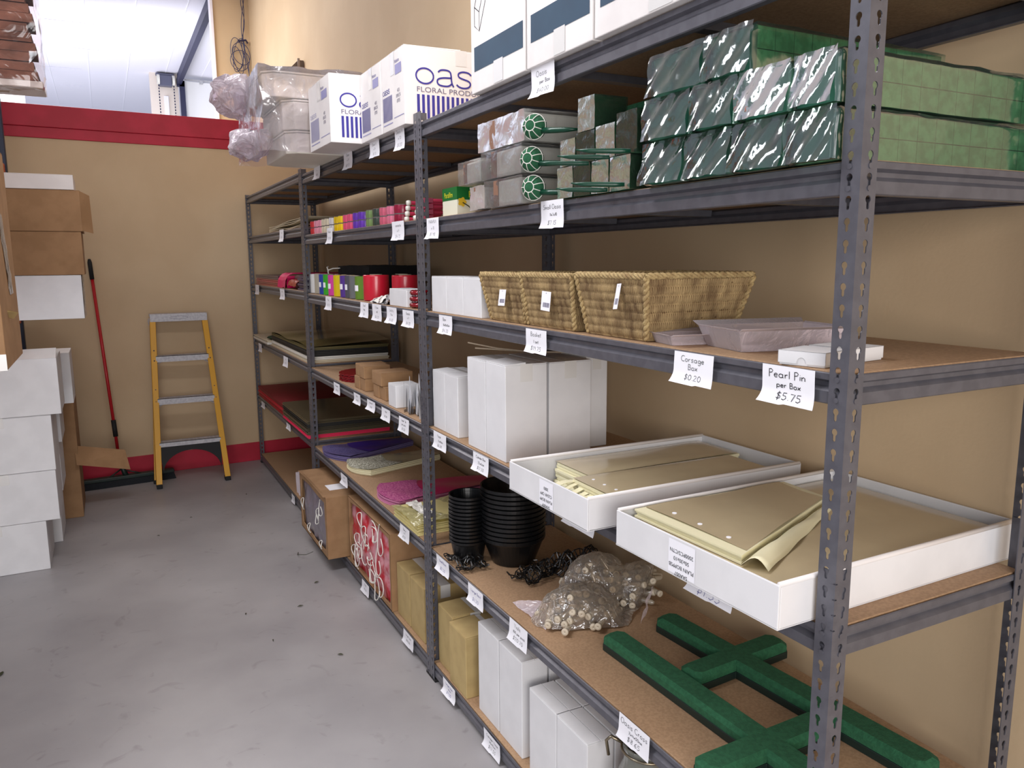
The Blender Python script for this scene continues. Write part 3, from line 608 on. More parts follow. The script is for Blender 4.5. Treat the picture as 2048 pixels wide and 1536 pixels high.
lettered_carton(-.03, .46, 2.418, 2.715, .300, 'white carton with blue logo squeezed between the nearest and the overhanging ones', 1)
lettered_carton(-.172, .32, 2.722, 3.118, .302, 'white carton with blue logo jutting out over the aisle beside the wrapped foam boxes', 0)

# wrapped polystyrene boxes overhanging the aisle
for k, (x0, y0, zz, hh, s) in enumerate(((-.275, 3.165, ZA[5] + .001, .112, 'white foam box at the bottom of the plastic wrapped pile'), (-.285, 3.160, ZA[5] + .116, .145, 'white foam box in the middle of the plastic wrapped pile'), (-.375, 3.155, ZA[5] + .264, .125, 'white foam box on top of the plastic wrapped pile'))):
    t = thing('foam_box', s, 'box', (x0, y0, zz), group='white foam boxes wrapped in plastic')
    L, W, c = .5, .62, .05
    poly = [(c, 0), (L, 0), (L, W), (c, W), (0, W - c), (0, c)]
    mb = MB(); mb.prism(poly, 'z', 0, hh - .012); mb.build('box_shell', 'foamwhite', t, bevel=.006)
    mb = MB(); mb.prism([(x * 1.0 - .004 if x == 0 else x, y) for x, y in poly], 'z', hh - .010, hh - .001); mb.build('rim', 'foamwhite', t, bevel=.003)
t = thing('plastic_bag', 'crumpled clear plastic bag hanging off the wrapped white foam boxes', 'bag', (-.33, 3.6, ZA[5] + .003))
mb = MB(); crumpled_box(mb, -.07, .50, -.465, .25, 0, .405, .03, .016, 8, 3, zmin=.0); mb.build('wrap', film('pile_wrap', (246, 240, 244), .86, .14, .4, 10, .3), t, smooth=True)
mb = MB()
def blob(c, r, seed, amp=.05, sc=7, nu=26, nv=18):
    def fn(u, v):
        a = 2 * PI * u; b = PI * v; d = Vector((math.sin(b) * math.cos(a), math.sin(b) * math.sin(a), math.cos(b)))
        q = Vector((c[0] + d.x * r[0], c[1] + d.y * r[1], c[2] + d.z * r[2])); return crinkle(q, amp, sc, seed)
    return fn
mb.grid(blob((-.07, .26, .38), (.12, .30, .10), 5, .05, 8), 34, 22); mb.grid(blob((-.05, .02, .09), (.10, .30, .07), 9, .04, 9), 32, 20); mb.build('loose_folds', 'bag', t)

# ------------------------------------------------------------------ woven baskets
def basket(label, yb0, yb1, yt0, yt1, xb, xt, h, tagu, tagshape):
    """tapered rectangular basket; b = base, t = rim; front (aisle) side at x = small"""
    z0 = ZA[3] + .001; cy = (yb0 + yb1) / 2
    t = thing('woven_basket', label, 'basket', (0, cy, z0), group='nested size seagrass baskets')
    B = [(xb[0], yb0 - cy), (xb[1], yb0 - cy), (xb[1], yb1 - cy), (xb[0], yb1 - cy)]; T = [(xt[0], yt0 - cy), (xt[1], yt0 - cy), (xt[1], yt1 - cy), (xt[0], yt1 - cy)]
    for k in range(4):
        a, b = B[k], B[(k + 1) % 4]; c, d = T[k], T[(k + 1) % 4]
        Lh = math.hypot(d[0] - c[0], d[1] - c[1]); nrm = Vector((d[1] - c[1], -(d[0] - c[0]), 0)).normalized()
        ncol = max(8, int(Lh / .0072)); nrow = 7; nu, nv = ncol * 4, nrow * 7
        def fn(u, v):
            lo = Vector((a[0] + (b[0] - a[0]) * u, a[1] + (b[1] - a[1]) * u, .004)); hi = Vector((c[0] + (d[0] - c[0]) * u, c[1] + (d[1] - c[1]) * u, h - .008))
            p = lo.lerp(hi, v); row = int(v * nrow * .9999); fv = v * nrow - row
            wv = abs(math.sin(PI * ncol * (u + .18 * fv / ncol) + (row % 2) * PI / 2)) ** .8 * (.35 + .65 * math.sin(PI * min(1, max(0, fv))) ** .4)
            band = .0012 * math.sin(v * 9 + 1)
            return p + nrm * (.0062 * wv - .003 + band + .0012 * noise.noise(p * 60))
        mb = MB(); mb.grid(fn, nu, nv)
        for i in range(nu):
            for j in range(nv):
                u, v = (i + .5) / nu, (j + .5) / nv; row = int(v * nrow); fv = v * nrow - row
                g_ = abs(math.sin(PI * ncol * (u + .18 * fv / ncol) + (row % 2) * PI / 2))
                mb.m[i * nv + j] = 1 if g_ < .42 + .12 * noise.noise(Vector((i * .3, j * .3, k))) and .08 < fv < .92 else 0
        mb.build('woven_side', ['straw', colm('straw_gap', (92, 66, 40), .95)], t, smooth=True)
        mb = MB(); mb.add([(a[0], a[1], .004), (b[0], b[1], .004), (d[0], d[1], h - .01), (c[0], c[1], h - .01)], [(0, 1, 2, 3)])
        mb.v = [tuple(Vector(p) - nrm * .004) for p in mb.v]; mb.build('lining', colm('dark_straw', (84, 58, 32), .95), t, solid=.002)
    mb = MB(); mb.box(xb[0], xb[1], yb0 - cy, yb1 - cy, 0, .006); mb.build('base', 'straw', t, bevel=.002)
    # twisted rope rim and wrapped corners
    pts = []
    for k in range(4):
        c, d = Vector((*T[k], h - .006)), Vector((*T[(k + 1) % 4], h - .006)); n = max(6, int((d - c).length / .006))
        for i in range(n): pts.append(c.lerp(d, i / n))
    mb = MB()
    for ph in (0, 2 * PI / 3, 4 * PI / 3):
        q = []
        for i, p in enumerate(pts):
            an = i * .75 + ph; q.append((p.x + .0045 * math.cos(an) * .7, p.y + .0045 * math.cos(an) * .7, p.z + .0045 * math.sin(an)))
        mb.tube(q, .0048, 6, closed=True)
    mb.build('rim', 'strawl', t, smooth=True)
    for k in range(4):
        lo, hi = Vector((*B[k], .004)), Vector((*T[k], h - .01)); mb = MB(); n = 40
        for ph in (0, PI):
            mb.tube([lo.lerp(hi, i / n) + Vector((.004 * math.cos(i * .8 + ph), .004 * math.sin(i * .8 + ph), 0)) for i in range(n + 1)], .0048, 6)
        mb.build('corner_braid', 'strawl', t, smooth=True)
    # swing tag with bar code
    u, v, wd, hg, tilt = tagshape
    tn = thing('barcode_tag', tagu, 'tag', (xt[0] - .0085, yt1 + (yt0 - yt1) * u, z0 + h * v), group='bar code tags on the baskets')
    ca, sa = math.cos(tilt), math.sin(tilt); P = place_on((0, 0, 0), (0, -ca, sa), (.12, -sa, ca), 0); Q = place_on((0, 0, 0), (0, -ca, sa), (.12, -sa, ca), .0006)
    mb = MB(); mb.add([P(0, 0), P(wd, 0), P(wd, hg), P(0, hg)], [(0, 1, 2, 3)]); mb.build('card', 'paper', tn, solid=.0005)
    mb = MB(); r = random.Random(int(u * 100)); x = wd * .22
    while x < wd * .9:
        b_ = r.uniform(.0006, .0016); mb.add([Q(x, hg * .18), Q(x + b_, hg * .18), Q(x + b_, hg * .42), Q(x, hg * .42)], [(0, 1, 2, 3)]); x += b_ + r.uniform(.0006, .0014)
    mb.add([Q(wd * .46, hg * .88), Q(wd * .52, hg * .88), Q(wd * .52, hg * .93), Q(wd * .46, hg * .93)], [(0, 1, 2, 3)]); mb.build('bar_code', 'greyink', tn)
    return t
basket('smallest woven seagrass basket, beside the white gift boxes', 1.235, 1.478, 1.215, 1.510, (.030, .30), (.004, .322), .160, 'white bar code tag on the smallest woven basket', (.50, .34, .046, .052, .02))
basket('middle sized woven seagrass basket between the smallest and the largest', .945, 1.215, .918, 1.212, (.030, .33), (.002, .36), .162, 'white bar code tag on the middle woven basket', (.46, .34, .052, .056, -.04))
basket('largest woven seagrass basket, beside the frosted plastic tray', .620, .880, .580, .890, (.034, .305), (.000, .338), .166, 'narrow white tag hanging on the largest woven basket', (.60, .46, .018, .064, .10))

# frosted trays
def frosted_tray(label, cx, cy, rz, L, W, h, flare, tilt=0):
    t = thing('plastic_tray', label, 'tray', (cx, cy, ZA[3] + .001), rz, 'frosted plastic corsage trays'); t.rotation_euler = (tilt, 0, rz)
    l, w_ = L / 2, W / 2
    mb = MB(); b = [(-l, -w_, 0), (l, -w_, 0), (l, w_, 0), (-l, w_, 0)]; s = h * .35; tp = [(-l - s, -w_ - s, h), (l + s, -w_ - s, h), (l + s, w_ + s, h), (-l - s, w_ + s, h)]
    mb.add(b + tp, [(0, 3, 2, 1), (0, 1, 5, 4), (1, 2, 6, 5), (2, 3, 7, 6), (3, 0, 4, 7)]); mb.build('tray_body', 'frost', t, solid=.0012)
    f = flare
    for nm, q in (('rim_flap', [tp[3], tp[0], (-l - s - f, -w_ - s - .3 * f, h + .006), (-l - s - f, w_ + s + .3 * f, h + .006)]), ('rim_flap', [tp[1], tp[2], (l + s + f, w_ + s + .3 * f, h + .010), (l + s + f, -w_ - s - .3 * f, h + .010)]),
                  ('rim_flap', [tp[0], tp[1], (l + s, -w_ - s - .2 * f, h + .003), (-l - s, -w_ - s - .2 * f, h + .003)]), ('rim_flap', [tp[2], tp[3], (-l - s, w_ + s + .2 * f, h + .003), (l + s, w_ + s + .2 * f, h + .003)])):
        mb = MB(); mb.add(q, [(0, 1, 2, 3)]); mb.build(nm, 'frost', t, solid=.0012)
frosted_tray('frosted plastic tray with flared rim beside the small white pin boxes', .215, .385, 1.35, .150, .250, .046, .018)
frosted_tray('frosted plastic tray lying low against the largest basket', .145, .540, 1.35, .09, .21, .022, .035)
# pin boxes
def pin_box(label, cx, cy, rz, L, W, h):
    t = thing('pin_box', label, 'box', (cx, cy, ZA[3] + .0006), rz, 'shallow white pin boxes')
    mb = MB(); mb.box(-L / 2 + .002, L / 2 - .002, -W / 2 + .002, W / 2 - .002, 0, h - .003); mb.build('tray', 'white', t, bevel=.001)
    n = 10; a = [(W / 2, .004), (W / 2, h), (-W / 2, h), (-W / 2, .004)] + [(-.010, .004)] + [(-.010 * math.cos(PI * i / n), .004 + .012 * math.sin(PI * i / n)) for i in range(1, n)] + [(.010, .004)]
    mb = MB(); mb.prism(a, 'x', -L / 2, -L / 2 + .0012); mb.prism(a, 'x', L / 2 - .0012, L / 2)
    mb.box(-L / 2, L / 2, -W / 2, -W / 2 + .0012, .004, h); mb.box(-L / 2, L / 2, W / 2 - .0012, W / 2, .004, h); mb.box(-L / 2, L / 2, -W / 2, W / 2, h - .0012, h); mb.build('lid', 'white', t)
pin_box('shallow white pin box with a thumb notch, touching the shelf edge by the post', .062, .130, .25, .10, .095, .028)
pin_box('shallow white pin box lying farther in, half behind the nearest post', .172, .150, .12, .10, .10, .028)

# ------------------------------------------------------------------ cellophane trays
def carton_tray(label, x0, x1, y0, y1, h, rz, text, tl):
    z0 = ZA[2] + .0006; cx, cy = (x0 + x1) / 2, (y0 + y1) / 2; hx, hy = (x1 - x0) / 2, (y1 - y0) / 2
    t = thing('carton_tray', label, 'tray', (cx, cy, z0), rz, 'shallow white trays of clear bags')
    mb = MB(); mb.box(-hx, hx, -hy, hy, 0, .003); mb.build('tray_floor', 'white', t)
    th = .005
    for nm, b in (('end_wall', (-hx, -hx + th, -hy, hy)), ('end_wall', (hx - th, hx, -hy, hy)), ('side_wall', (-hx + th, hx - th, -hy, -hy + th)), ('side_wall', (-hx + th, hx - th, hy - th, hy))):
        mb = MB(); mb.box(*b, 0, h); mb.build(nm, 'white', t, bevel=.0018)
    for sy in (-1, 1): mb = MB(); mb.tube([(-hx + .004, sy * (hy - .004), h), (hx - .004, sy * (hy - .004), h)], .0055, 8); mb.build('rolled_rim', 'whitewarm', t, smooth=True)
    mb = MB(); P = place_on((-hx, hy, 0), (0, -1, 0), (0, 0, 1), .0007)
    mb.add([P(tl[0], .006), P(tl[0] + tl[1], .006), P(tl[0] + tl[1], h - .006), P(tl[0], h - .006)], [(0, 1, 2, 3)]); mb.build('paper_label', 'paper', t)
    f = plane_mtx((-hx - .0012, hy - tl[0] - .004, .020), (0, 1, 0), (0, 0, -1)); 
    for i, ln in enumerate(text):
        q = plane_mtx((-hx - .0012, hy - tl[0] - tl[1] / 2, .012 + i * .0165), (0, 1, 0), (0, 0, -1)); printed(ln, .0125, q, 'ink', t, 'printed_lettering', align='CENTER')
    return t, hx, hy
def sheets(name, label, par_xy, rz, L, W, z0, h, layers=7, cream=True, skew=.0, sag=.006, seed=0, holes=True, group='clear bags with cream edges'):
    """loose pile of glossy clear bags with milky edges"""
    r = random.Random(seed); t = thing(name, label, 'bag', (par_xy[0], par_xy[1], z0), rz, group)
    mb = MB(); n = layers
    for k in range(n):
        ox, oy = r.uniform(-.006, .006) + skew * k, r.uniform(-.006, .006); a, b = k * h / n, (k + .86) * h / n
        mb.box(-L / 2 + ox, L / 2 + ox, -W / 2 + oy, W / 2 + oy, a, b)
    mb.build('bag_edges', 'cream', t)
    ph = r.random() * 6
    def fn(u, v): return (-L / 2 + L * u + skew * n, -W / 2 + W * v, h + .002 + sag * .5 * (1 + math.sin(u * 5 + ph) * math.cos(v * 3.3 + ph)) * min(1, 8 * u * (1 - u) + .1) * min(1, 8 * v * (1 - v) + .1))
    mb = MB(); mb.grid(fn, 18, 12); mb.build('top_bag', 'clearbag', t, smooth=True)
    if holes:
        for i in range(3):
            u, v = .07, .22 + .28 * i; p = fn(u, v); mb = MB(); mb.cyl((p[0], p[1], p[2]), (p[0], p[1], p[2] + .0012), .0045, 12); mb.build('punch_dot', 'paper', t)
    return t
T1 = carton_tray('shallow white tray of clear bags jutting into the aisle, next to the tall white cartons', -.106, .634, .662, 1.092, .085, 0, ['5AA009', 'PLAIN BOPP', 'CLEAR OPP', '2000'], (.185, .075))
T2 = carton_tray('shallow white tray of clear bags jutting into the aisle, beside the nearest post', -.090, .655, .054, .560, .087, .012, ['5AA007', 'PLAIN BOPPSB', '50x30x10', '2000PCS/CTN'], (.195, .085))
zt = ZA[2] + .0045
sheets('cellophane_bag', 'pile of clear bags against the far side of the tray by the tall cartons', (.325, .985), 0, .56, .185, zt, .064, seed=1, holes=False, group='clear bags in the farther tray')
sheets('cellophane_bag', 'pile of clear bags with torn cream flaps at the aisle end of the farther tray', (.265, .775), -.02, .56, .20, zt, .068, seed=2, group='clear bags in the farther tray')
t = thing('torn_flap', 'crumpled cream header flaps torn from the clear bags in the farther tray', 'flap', (-.045, .80, zt + .035))
mb = MB(); r = random.Random(5)
for k in range(7):
    y = -.09 + k * .028; a = r.uniform(-.3, .3)
    mb.grid(lambda u, v, y=y, a=a, k=k: ((-.03 + .09 * u + a * .02 * v, y + .024 * v + a * .03 * u, .005 * k * .5 + .012 * math.sin(3 * u + k) * (1 - u) + .010 * u)), 6, 3)
mb.build('flaps', 'cream', t, solid=.0015)
sheets('cellophane_bag', 'broad lower pile of clear bags on the near side of the nearer tray', (.285, .305), .012, .68, .47, zt, .062, seed=4, group='clear bags in the nearer tray', sag=.006, holes=False)
def poly_pile(label, poly, z0, h, n, group):
    t = thing('cellophane_bag', label, 'bag', (poly[0][0], poly[0][1], z0), group=group); ox, oy = poly[0]; P = [(x - ox, y - oy) for x, y in poly]
    cx = sum(p[0] for p in P) / len(P); cy = sum(p[1] for p in P) / len(P)
    mb = MB()
    for k in range(n):
        sc = 1 - .012 * ((k * 5) % 3); mb.prism([(cx + (x - cx) * sc, cy + (y - cy) * sc) for x, y in P], 'z', k * h / n, (k + .85) * h / n)
    mb.build('bag_edges', 'cream', t)
    def fn(u, v):
        a = Vector((*P[0], 0)).lerp(Vector((*P[1], 0)), v); b = Vector((*P[3], 0)).lerp(Vector((*P[2], 0)), v); q = a.lerp(b, .045 + .93 * u); q += (Vector((cx, cy, 0)) - q) * .03
        q.z = h + .0015 + .007 * math.sin(PI * u) * math.sin(PI * v) + .002 * math.sin(9 * u + 4 * v); return q
    mb = MB(); mb.grid(fn, 22, 14); mb.build('top_bag', 'clearbag', t, smooth=True)
    for v in (.25, .52, .80):
        q = fn(.05, v); mb = MB(); mb.cyl((q.x, q.y, q.z), (q.x, q.y, q.z + .0012), .0055, 12); mb.build('punch_dot', 'paper', t)
    return t
poly_pile('upper pile of clear bags with cream edges slanting across the nearer tray', [(-.055, .535), (-.045, .190), (.420, .385), (.430, .535)], zt + .066, .020, 4, 'clear bags in the nearer tray')
t = thing('cream_fold', 'raised cream fold of plastic running between the two bag piles of the nearer tray', 'fold', (-.04, .155, zt + .066), .43)
mb = MB(); mb.grid(lambda u, v: (.50 * u, (-.022 + .050 * v) * (1.15 - .75 * u), .004 + .020 * math.sin(PI * v) * (1 - .6 * u) + .002 * math.sin(u * 20 + v * 5)), 24, 8); mb.build('fold_sheet', 'cream', t, smooth=True, solid=.001)

# ------------------------------------------------------------------ black bowls
def bowl_mesh(r0, r1, h, lip):
    mb = MB(); prof = [(.001, 0), (r0, 0), (r0 + .002, .002), (r1 * .97, h * .82), (r1, h * .86), (r1 + lip, h * .88), (r1 + lip + .001, h * .99), (r1 + lip - .001, h), (r1 - .002, h * .97), (r1 * .94, h * .8), (r0 - .002, .004), (.001, .004)]
    mb.lathe(prof, n=48); return mb
def bowl_stack(cx, cy, r0, r1, h, step, n, label, toplabel, grp, z0):
    for k in range(n):
        top = k == n - 1
        if k == 0:
            first = thing('plant_bowl', label, 'bowl', (cx, cy, z0), group=grp); bowl_mesh(r0, r1, h, .004).build('bowl_wall', 'black', first, smooth=False)
            mb = MB()
            for i in range(5): mb.box(-r0 * .8, r0 * .8, -r0 * .6 + i * r0 * .3, -r0 * .6 + i * r0 * .3 + .004, .004, .010)
            mb.build('base_rib', 'black', first)
        else:
            c = copytree(first); c.location = (cx + random.uniform(-.001, .001), cy + random.uniform(-.001, .001), z0 + k * step)
            if top: c['label'] = toplabel
z1 = ZA[1] + .001
bowl_stack(.098, 1.862, .058, .074, .085, .0155, 13, 'small black plastic bowl nested in the narrow stack beside the post', 'small black plastic bowl on top of the narrow stack beside the post', 'narrow stack of small black bowls', z1 + .004)
bowl_stack(.250, 1.760, .085, .126, .115, .0185, 12, 'large black plastic bowl nested in the wide stack', 'large black plastic bowl on top of the wide stack, near the farther cellophane tray', 'wide stack of large black bowls', z1 + .001)
# crumpled black netting
def netting(label, cx, cy, rx, ry, h, seed, rz=0):
    t = thing('plastic_netting', label, 'netting', (cx, cy, z1), rz, 'crumpled black plastic netting'); r = random.Random(seed); n = 15; P = {}
    for i in range(n):
        for j in range(n):
            u, v = (i / (n - 1) - .5) * 2, (j / (n - 1) - .5) * 2
            P[i, j] = Vector((u * rx, v * ry, 0)) + Vector((r.uniform(-.007, .007), r.uniform(-.007, .007), .003 + h * abs(math.sin(3.1 * u + seed)) * abs(math.cos(2.2 * v)) + r.uniform(0, .010)))
    mb = MB()
    for i in range(n): mb.tube([P[i, j] for j in range(n)], .0024, 4)
    for j in range(n): mb.tube([P[i, j] for i in range(n)], .0024, 4)
    mb.build('mesh_strands', 'black', t)
netting('crumpled black netting at the foot of the narrow bowl stack', .060, 1.800, .058, .085, .035, 1)
netting('crumpled black netting between the wide bowl stack and the bag of tubes', .235, 1.560, .085, .055, .045, 2, .4)
netting('crumpled black netting deep on the shelf behind the bag of tubes', .41, 1.52, .10, .09, .09, 3)

# ------------------------------------------------------------------ bag of plastic vials
proto = thing('flower_vial', 'milky plastic flower tube with a round cap inside the clear poly bag', 'tube', (0, 0, 0), group='plastic flower tubes in the poly bag')
mb = MB(); mb.lathe([(.001, -.036), (.005, -.035), (.0085, -.028), (.0095, .03), (.0095, .034)], n=16); mb.build('tube_body', 'tubeplastic', proto, smooth=True)
mb = MB(); mb.lathe([(.0095, .028), (.0115, .028), (.0118, .037), (.010, .039), (.004, .0385), (.001, .037)], n=16); mb.build('cap', 'capw', proto, smooth=True)
r = random.Random(11); vials = []
def heap_h(x, y):     # height of the heap over the shelf
    a = ((x - .21) / .15) ** 2 + ((y - 1.20) / .13) ** 2; b = ((x - .36) / .14) ** 2 + ((y - 1.32) / .12) ** 2; c = ((x - .50) / .13) ** 2 + ((y - 1.26) / .10) ** 2
    return max(.105 * max(0, 1 - a) ** .6, .150 * max(0, 1 - b) ** .6, .11 * max(0, 1 - c) ** .6)
k = 0; tries = 0; placed = []
while k < 96 and tries < 9000:
    tries += 1
    x, y = r.uniform(.08, .60), r.uniform(1.08, 1.43); hh = heap_h(x, y)
    if hh < .028: continue
    zz = r.uniform(.014, max(.016, hh - .018)); p = Vector((x, y, z1 + zz))
    if any((p - q).length < .0205 for q in placed): continue
    placed.append(p)
    o = proto if k == 0 else copytree(proto); o.location = p
    d = Vector((-.75 + r.uniform(-.5, .5), -.65 + r.uniform(-.5, .5), r.uniform(-.12, .35))); 
    if r.random() < .25: d = Vector((r.uniform(-1, 1), r.uniform(-1, 1), r.uniform(-.1, .5)))
    if zz < .04: d.z = r.uniform(-.05, .1)
    o.rotation_euler = d.to_track_quat('Z', 'Y').to_euler(); k += 1
t = thing('poly_bag', 'crumpled clear poly bag full of plastic flower tubes with round caps', 'bag', (.33, 1.26, z1))
mb = MB()
def bagfn(u, v):
    a = 2 * PI * u; s = v; rr = 1.0
    x = .33 + (.29 * math.cos(a) * .62 + .05 * math.cos(a * 3)) * s * 1.25; y = 1.265 + (.19 * math.sin(a) + .05 * math.cos(a)) * s * 1.05
    x = min(x, .565); hz = heap_h(x, y); q = crinkle((x - .33, y - 1.26, hz + .006 if s < .97 else .003), .010, 22, 4); q.z = max(.0015, q.z); return q
mb.grid(bagfn, 60, 16); mb.build('bag_film', 'heapbag', t)
mb = MB(); mb.grid(lambda u, v: crinkle((-.21 - .06 * u, .02 + (.02 + .10 * u) * (v - .5) * 2, .030 * (1 - u) + .004), .007, 30, 6), 8, 10); mb.build('twisted_end', 'bag', t); mb = MB(); mb.grid(lambda u, v: crinkle((.13 + .04 * v - .10 * u, -.12 - .09 * u + .03 * v, .05 * (1 - u) + .006), .007, 30, 8), 10, 6); mb.build('twisted_end', 'bag', t)

# ------------------------------------------------------------------ foam crosses
def foam_cross(label, cx, cy, rz, up_len, down_len, arm, wd):   # octagonal bars
    t = thing('foam_cross', label, 'cross', (cx, cy, z1), rz, 'green foam crosses lying on the lower shelf'); h = wd / 2
    def plus(g, c):
        a = h + g
        return [(-a, -down_len - g + c), (-a + c, -down_len - g), (a - c, -down_len - g), (a, -down_len - g + c), (a, -a), (arm + g - c, -a), (arm + g, -a + c), (arm + g, a - c), (arm + g - c, a), (a, a), (a, up_len + g - c), (a - c, up_len + g), (-a + c, up_len + g), (-a, up_len + g - c), (-a, a), (-arm - g + c, a), (-arm - g, a - c), (-arm - g, -a + c), (-arm - g + c, -a), (-a, -a)]
    lo = plus(.001, .012); mb = MB(); mb.prism(lo, 'z', 0, .022); mb.build('tray', 'blackgreen', t, bevel=.002)
    mid = plus(-.001, .012); top = plus(-.011, .016); mb = MB(); n = len(mid)
    vs = [(x, y, .0225) for x, y in mid] + [(x, y, .040) for x, y in mid] + [(x, y, .051) for x, y in top]
    fs = [(i, (i + 1) % n, n + (i + 1) % n, n + i) for i in range(n)] + [(n + i, n + (i + 1) % n, 2 * n + (i + 1) % n, 2 * n + i) for i in range(n)] + [tuple(range(2 * n, 3 * n))]
    mb.add(vs, fs); mb.build('foam', 'foam', t)
foam_cross('green foam cross lying nearer the aisle with its long arm along the shelf', .205, .338, .02, .640, .24, .203, .080)
foam_cross('green foam cross lying closer to the wall with its long arm behind the nearest post', .435, .690, .07, .310, .60, .19, .082)

# ------------------------------------------------------------------ green foam shelf
z4 = ZA[4] + .001
def foam_bundle(x0, x1, y0, y1, z0, h, label, seed):
    t = thing('foam_bundle', label, 'foam', (x0, y0, z0), group='shrink wrapped bundles of green foam blocks'); L, W = x1 - x0, y1 - y0; e = .004
    nb = 11; 
    mb = MB()
    for i in range(nb):
        for j in range(2):
            a = e + (L - 2 * e) * i / nb; b = e + (L - 2 * e) * (i + 1) / nb - .0018; c = .002 + (h - .008) * j / 2; d = .002 + (h - .008) * (j + 1) / 2 - .0018
            mb.box(a, b, e + .003, W - e - .003, c, d)
    mb.build('foam_blocks', 'foampale', t)
    mb = MB(); mb.box(-.002, .004, e, W - e, .004, h - .008); mb.build('end_card', colm('teal_foam', (22, 84, 66), .5), t)
    # wrap: tight on the sides, drawn out at the aisle end
    mb = MB(); r = random.Random(seed); ph = r.random() * 6
    def ring(xx, g, a):
        yy0, yy1, zz0, zz1 = g, W - g, g * .3 + .0005, h - g - .002; s = a * 4 % 4
        if s < 1: return (xx, yy0 + (yy1 - yy0) * s, zz0)
        if s < 2: return (xx, yy1, zz0 + (zz1 - zz0) * (s - 1))
        if s < 3: return (xx, yy1 - (yy1 - yy0) * (s - 2), zz1)
        return (xx, yy0, zz1 - (zz1 - zz0) * (s - 3))
    def fn(u, v):
        xx = -.012 + (L + .012) * u ** 1.2; p = Vector(ring(xx, .001 + (.006 if u == 0 else 0), v)); q = crinkle(p, .0028 if u > .08 else .004, 15, seed); q.z = min(max(q.z, .0004), h - .0004); q.y = min(max(q.y, .0004), W - .0004); return q
    mb.grid(fn, 26, 24)
    def end(u, v):
        y, z_ = W * u, h * v; d = min(u, 1 - u, v, 1 - v) * 2
        q = crinkle((-.012 - .010 * math.sin(PI * u) * (1 - v) - .014 * (1 - v) + .003 * math.sin(u * 17 + v * 8 + ph), y, z_), .0045, 16, seed + 3); q.y = min(max(q.y, .0006), W - .0006); q.z = min(max(q.z, .0006), h - .0006); return q
    mb.grid(end, 16, 12); mb.build('wrap', 'wrapgreen', t, smooth=True)
H3 = .0945; X0 = .0; X1 = .575
for zi, row in enumerate(([(.438, .588), (.300, .434), (.160, .296), (.045, .156)], [(.425, .585), (.288, .421), (.150, .284), (.045, .146)], [(.400, .585), (.262, .396)])):
    for a, b in row:
        lv = ('bottom', 'middle', 'top')[zi]; idx = row.index((a, b)); where = ('next to the small foam blocks', 'second along from the small foam blocks', 'third along from the small foam blocks', 'right beside the nearest post')[idx]
        foam_bundle(X0 + (.012 if zi == 2 else 0), X1, a, b, z4 + zi * (H3 + .001), H3, 'wrapped green foam bundle in the %s row, %s' % (lv, where), zi * 7 + idx)
# small wrapped blocks
def small_block(y0, y1, z0, h, label, seed):
    t = thing('foam_block', label, 'foam', (-.005, y0, z0), group='small green foam blocks in clear wrap'); W = y1 - y0
    mb = MB(); mb.box(.003, .10, .003, W - .003, .001, h - .003); mb.build('foam', 'foam', t, bevel=.002)
    mb = MB(); 
    def fn(o, a, b):
        o, a, b = Vector(o), Vector(a), Vector(b)
        def f(u, v): q = crinkle(o + a * u + b * v, .002, 40, seed); q.y = min(max(q.y, .0003), W - .0003); q.z = min(max(q.z, .0003), h - .0003); return q
        mb.grid(f, 9, 11)
    fn((0, 0, 0), (0, W, 0), (0, 0, h)); fn((0, 0, 0), (.102, 0, 0), (0, 0, h)); fn((0, 0, h), (.102, 0, 0), (0, W, 0)); mb.build('wrap', 'wrapdull', t, smooth=True)
hb = .082
for i, (a, b) in enumerate(((.905, .985), (.818, .900), (.736, .813), (.645, .731))):
    small_block(a, b, z4, hb, 'small wrapped foam block in the lower row, %s' % ('nearest the ball holders', 'second from the ball holders', 'third from the ball holders', 'nearest the big green bundles')[i], i)
for i, (a, b, h) in enumerate(((.893, .970, .070), (.800, .888, .078), (.710, .795, .082), (.620, .705, .100))):
    small_block(a, b, z4 + hb + .001, h, 'small wrapped foam block in the upper row, %s' % ('nearest the ball holders', 'under the third tier block', 'second from the big green bundles', 'nearest the big green bundles')[i], i + 5)
small_block(.802, .880, z4 + hb + .08, .085, 'small wrapped foam block alone on the third tier', 12)
# dark solid foam behind them
for i, (y0, y1, zz, h) in enumerate(((.60, .76, 0, .16), (.77, .95, 0, .24))):
    t = thing('foam_slab', 'dark green foam slab standing behind the small wrapped blocks, %s' % ('nearer the big bundles' if i == 0 else 'nearer the ball holders'), 'foam', (.14, y0, z4), group='foam slabs behind the small blocks')
    mb = MB(); mb.box(0, .34, 0, y1 - y0, 0, h); mb.build('slab', 'foam', t, bevel=.003)
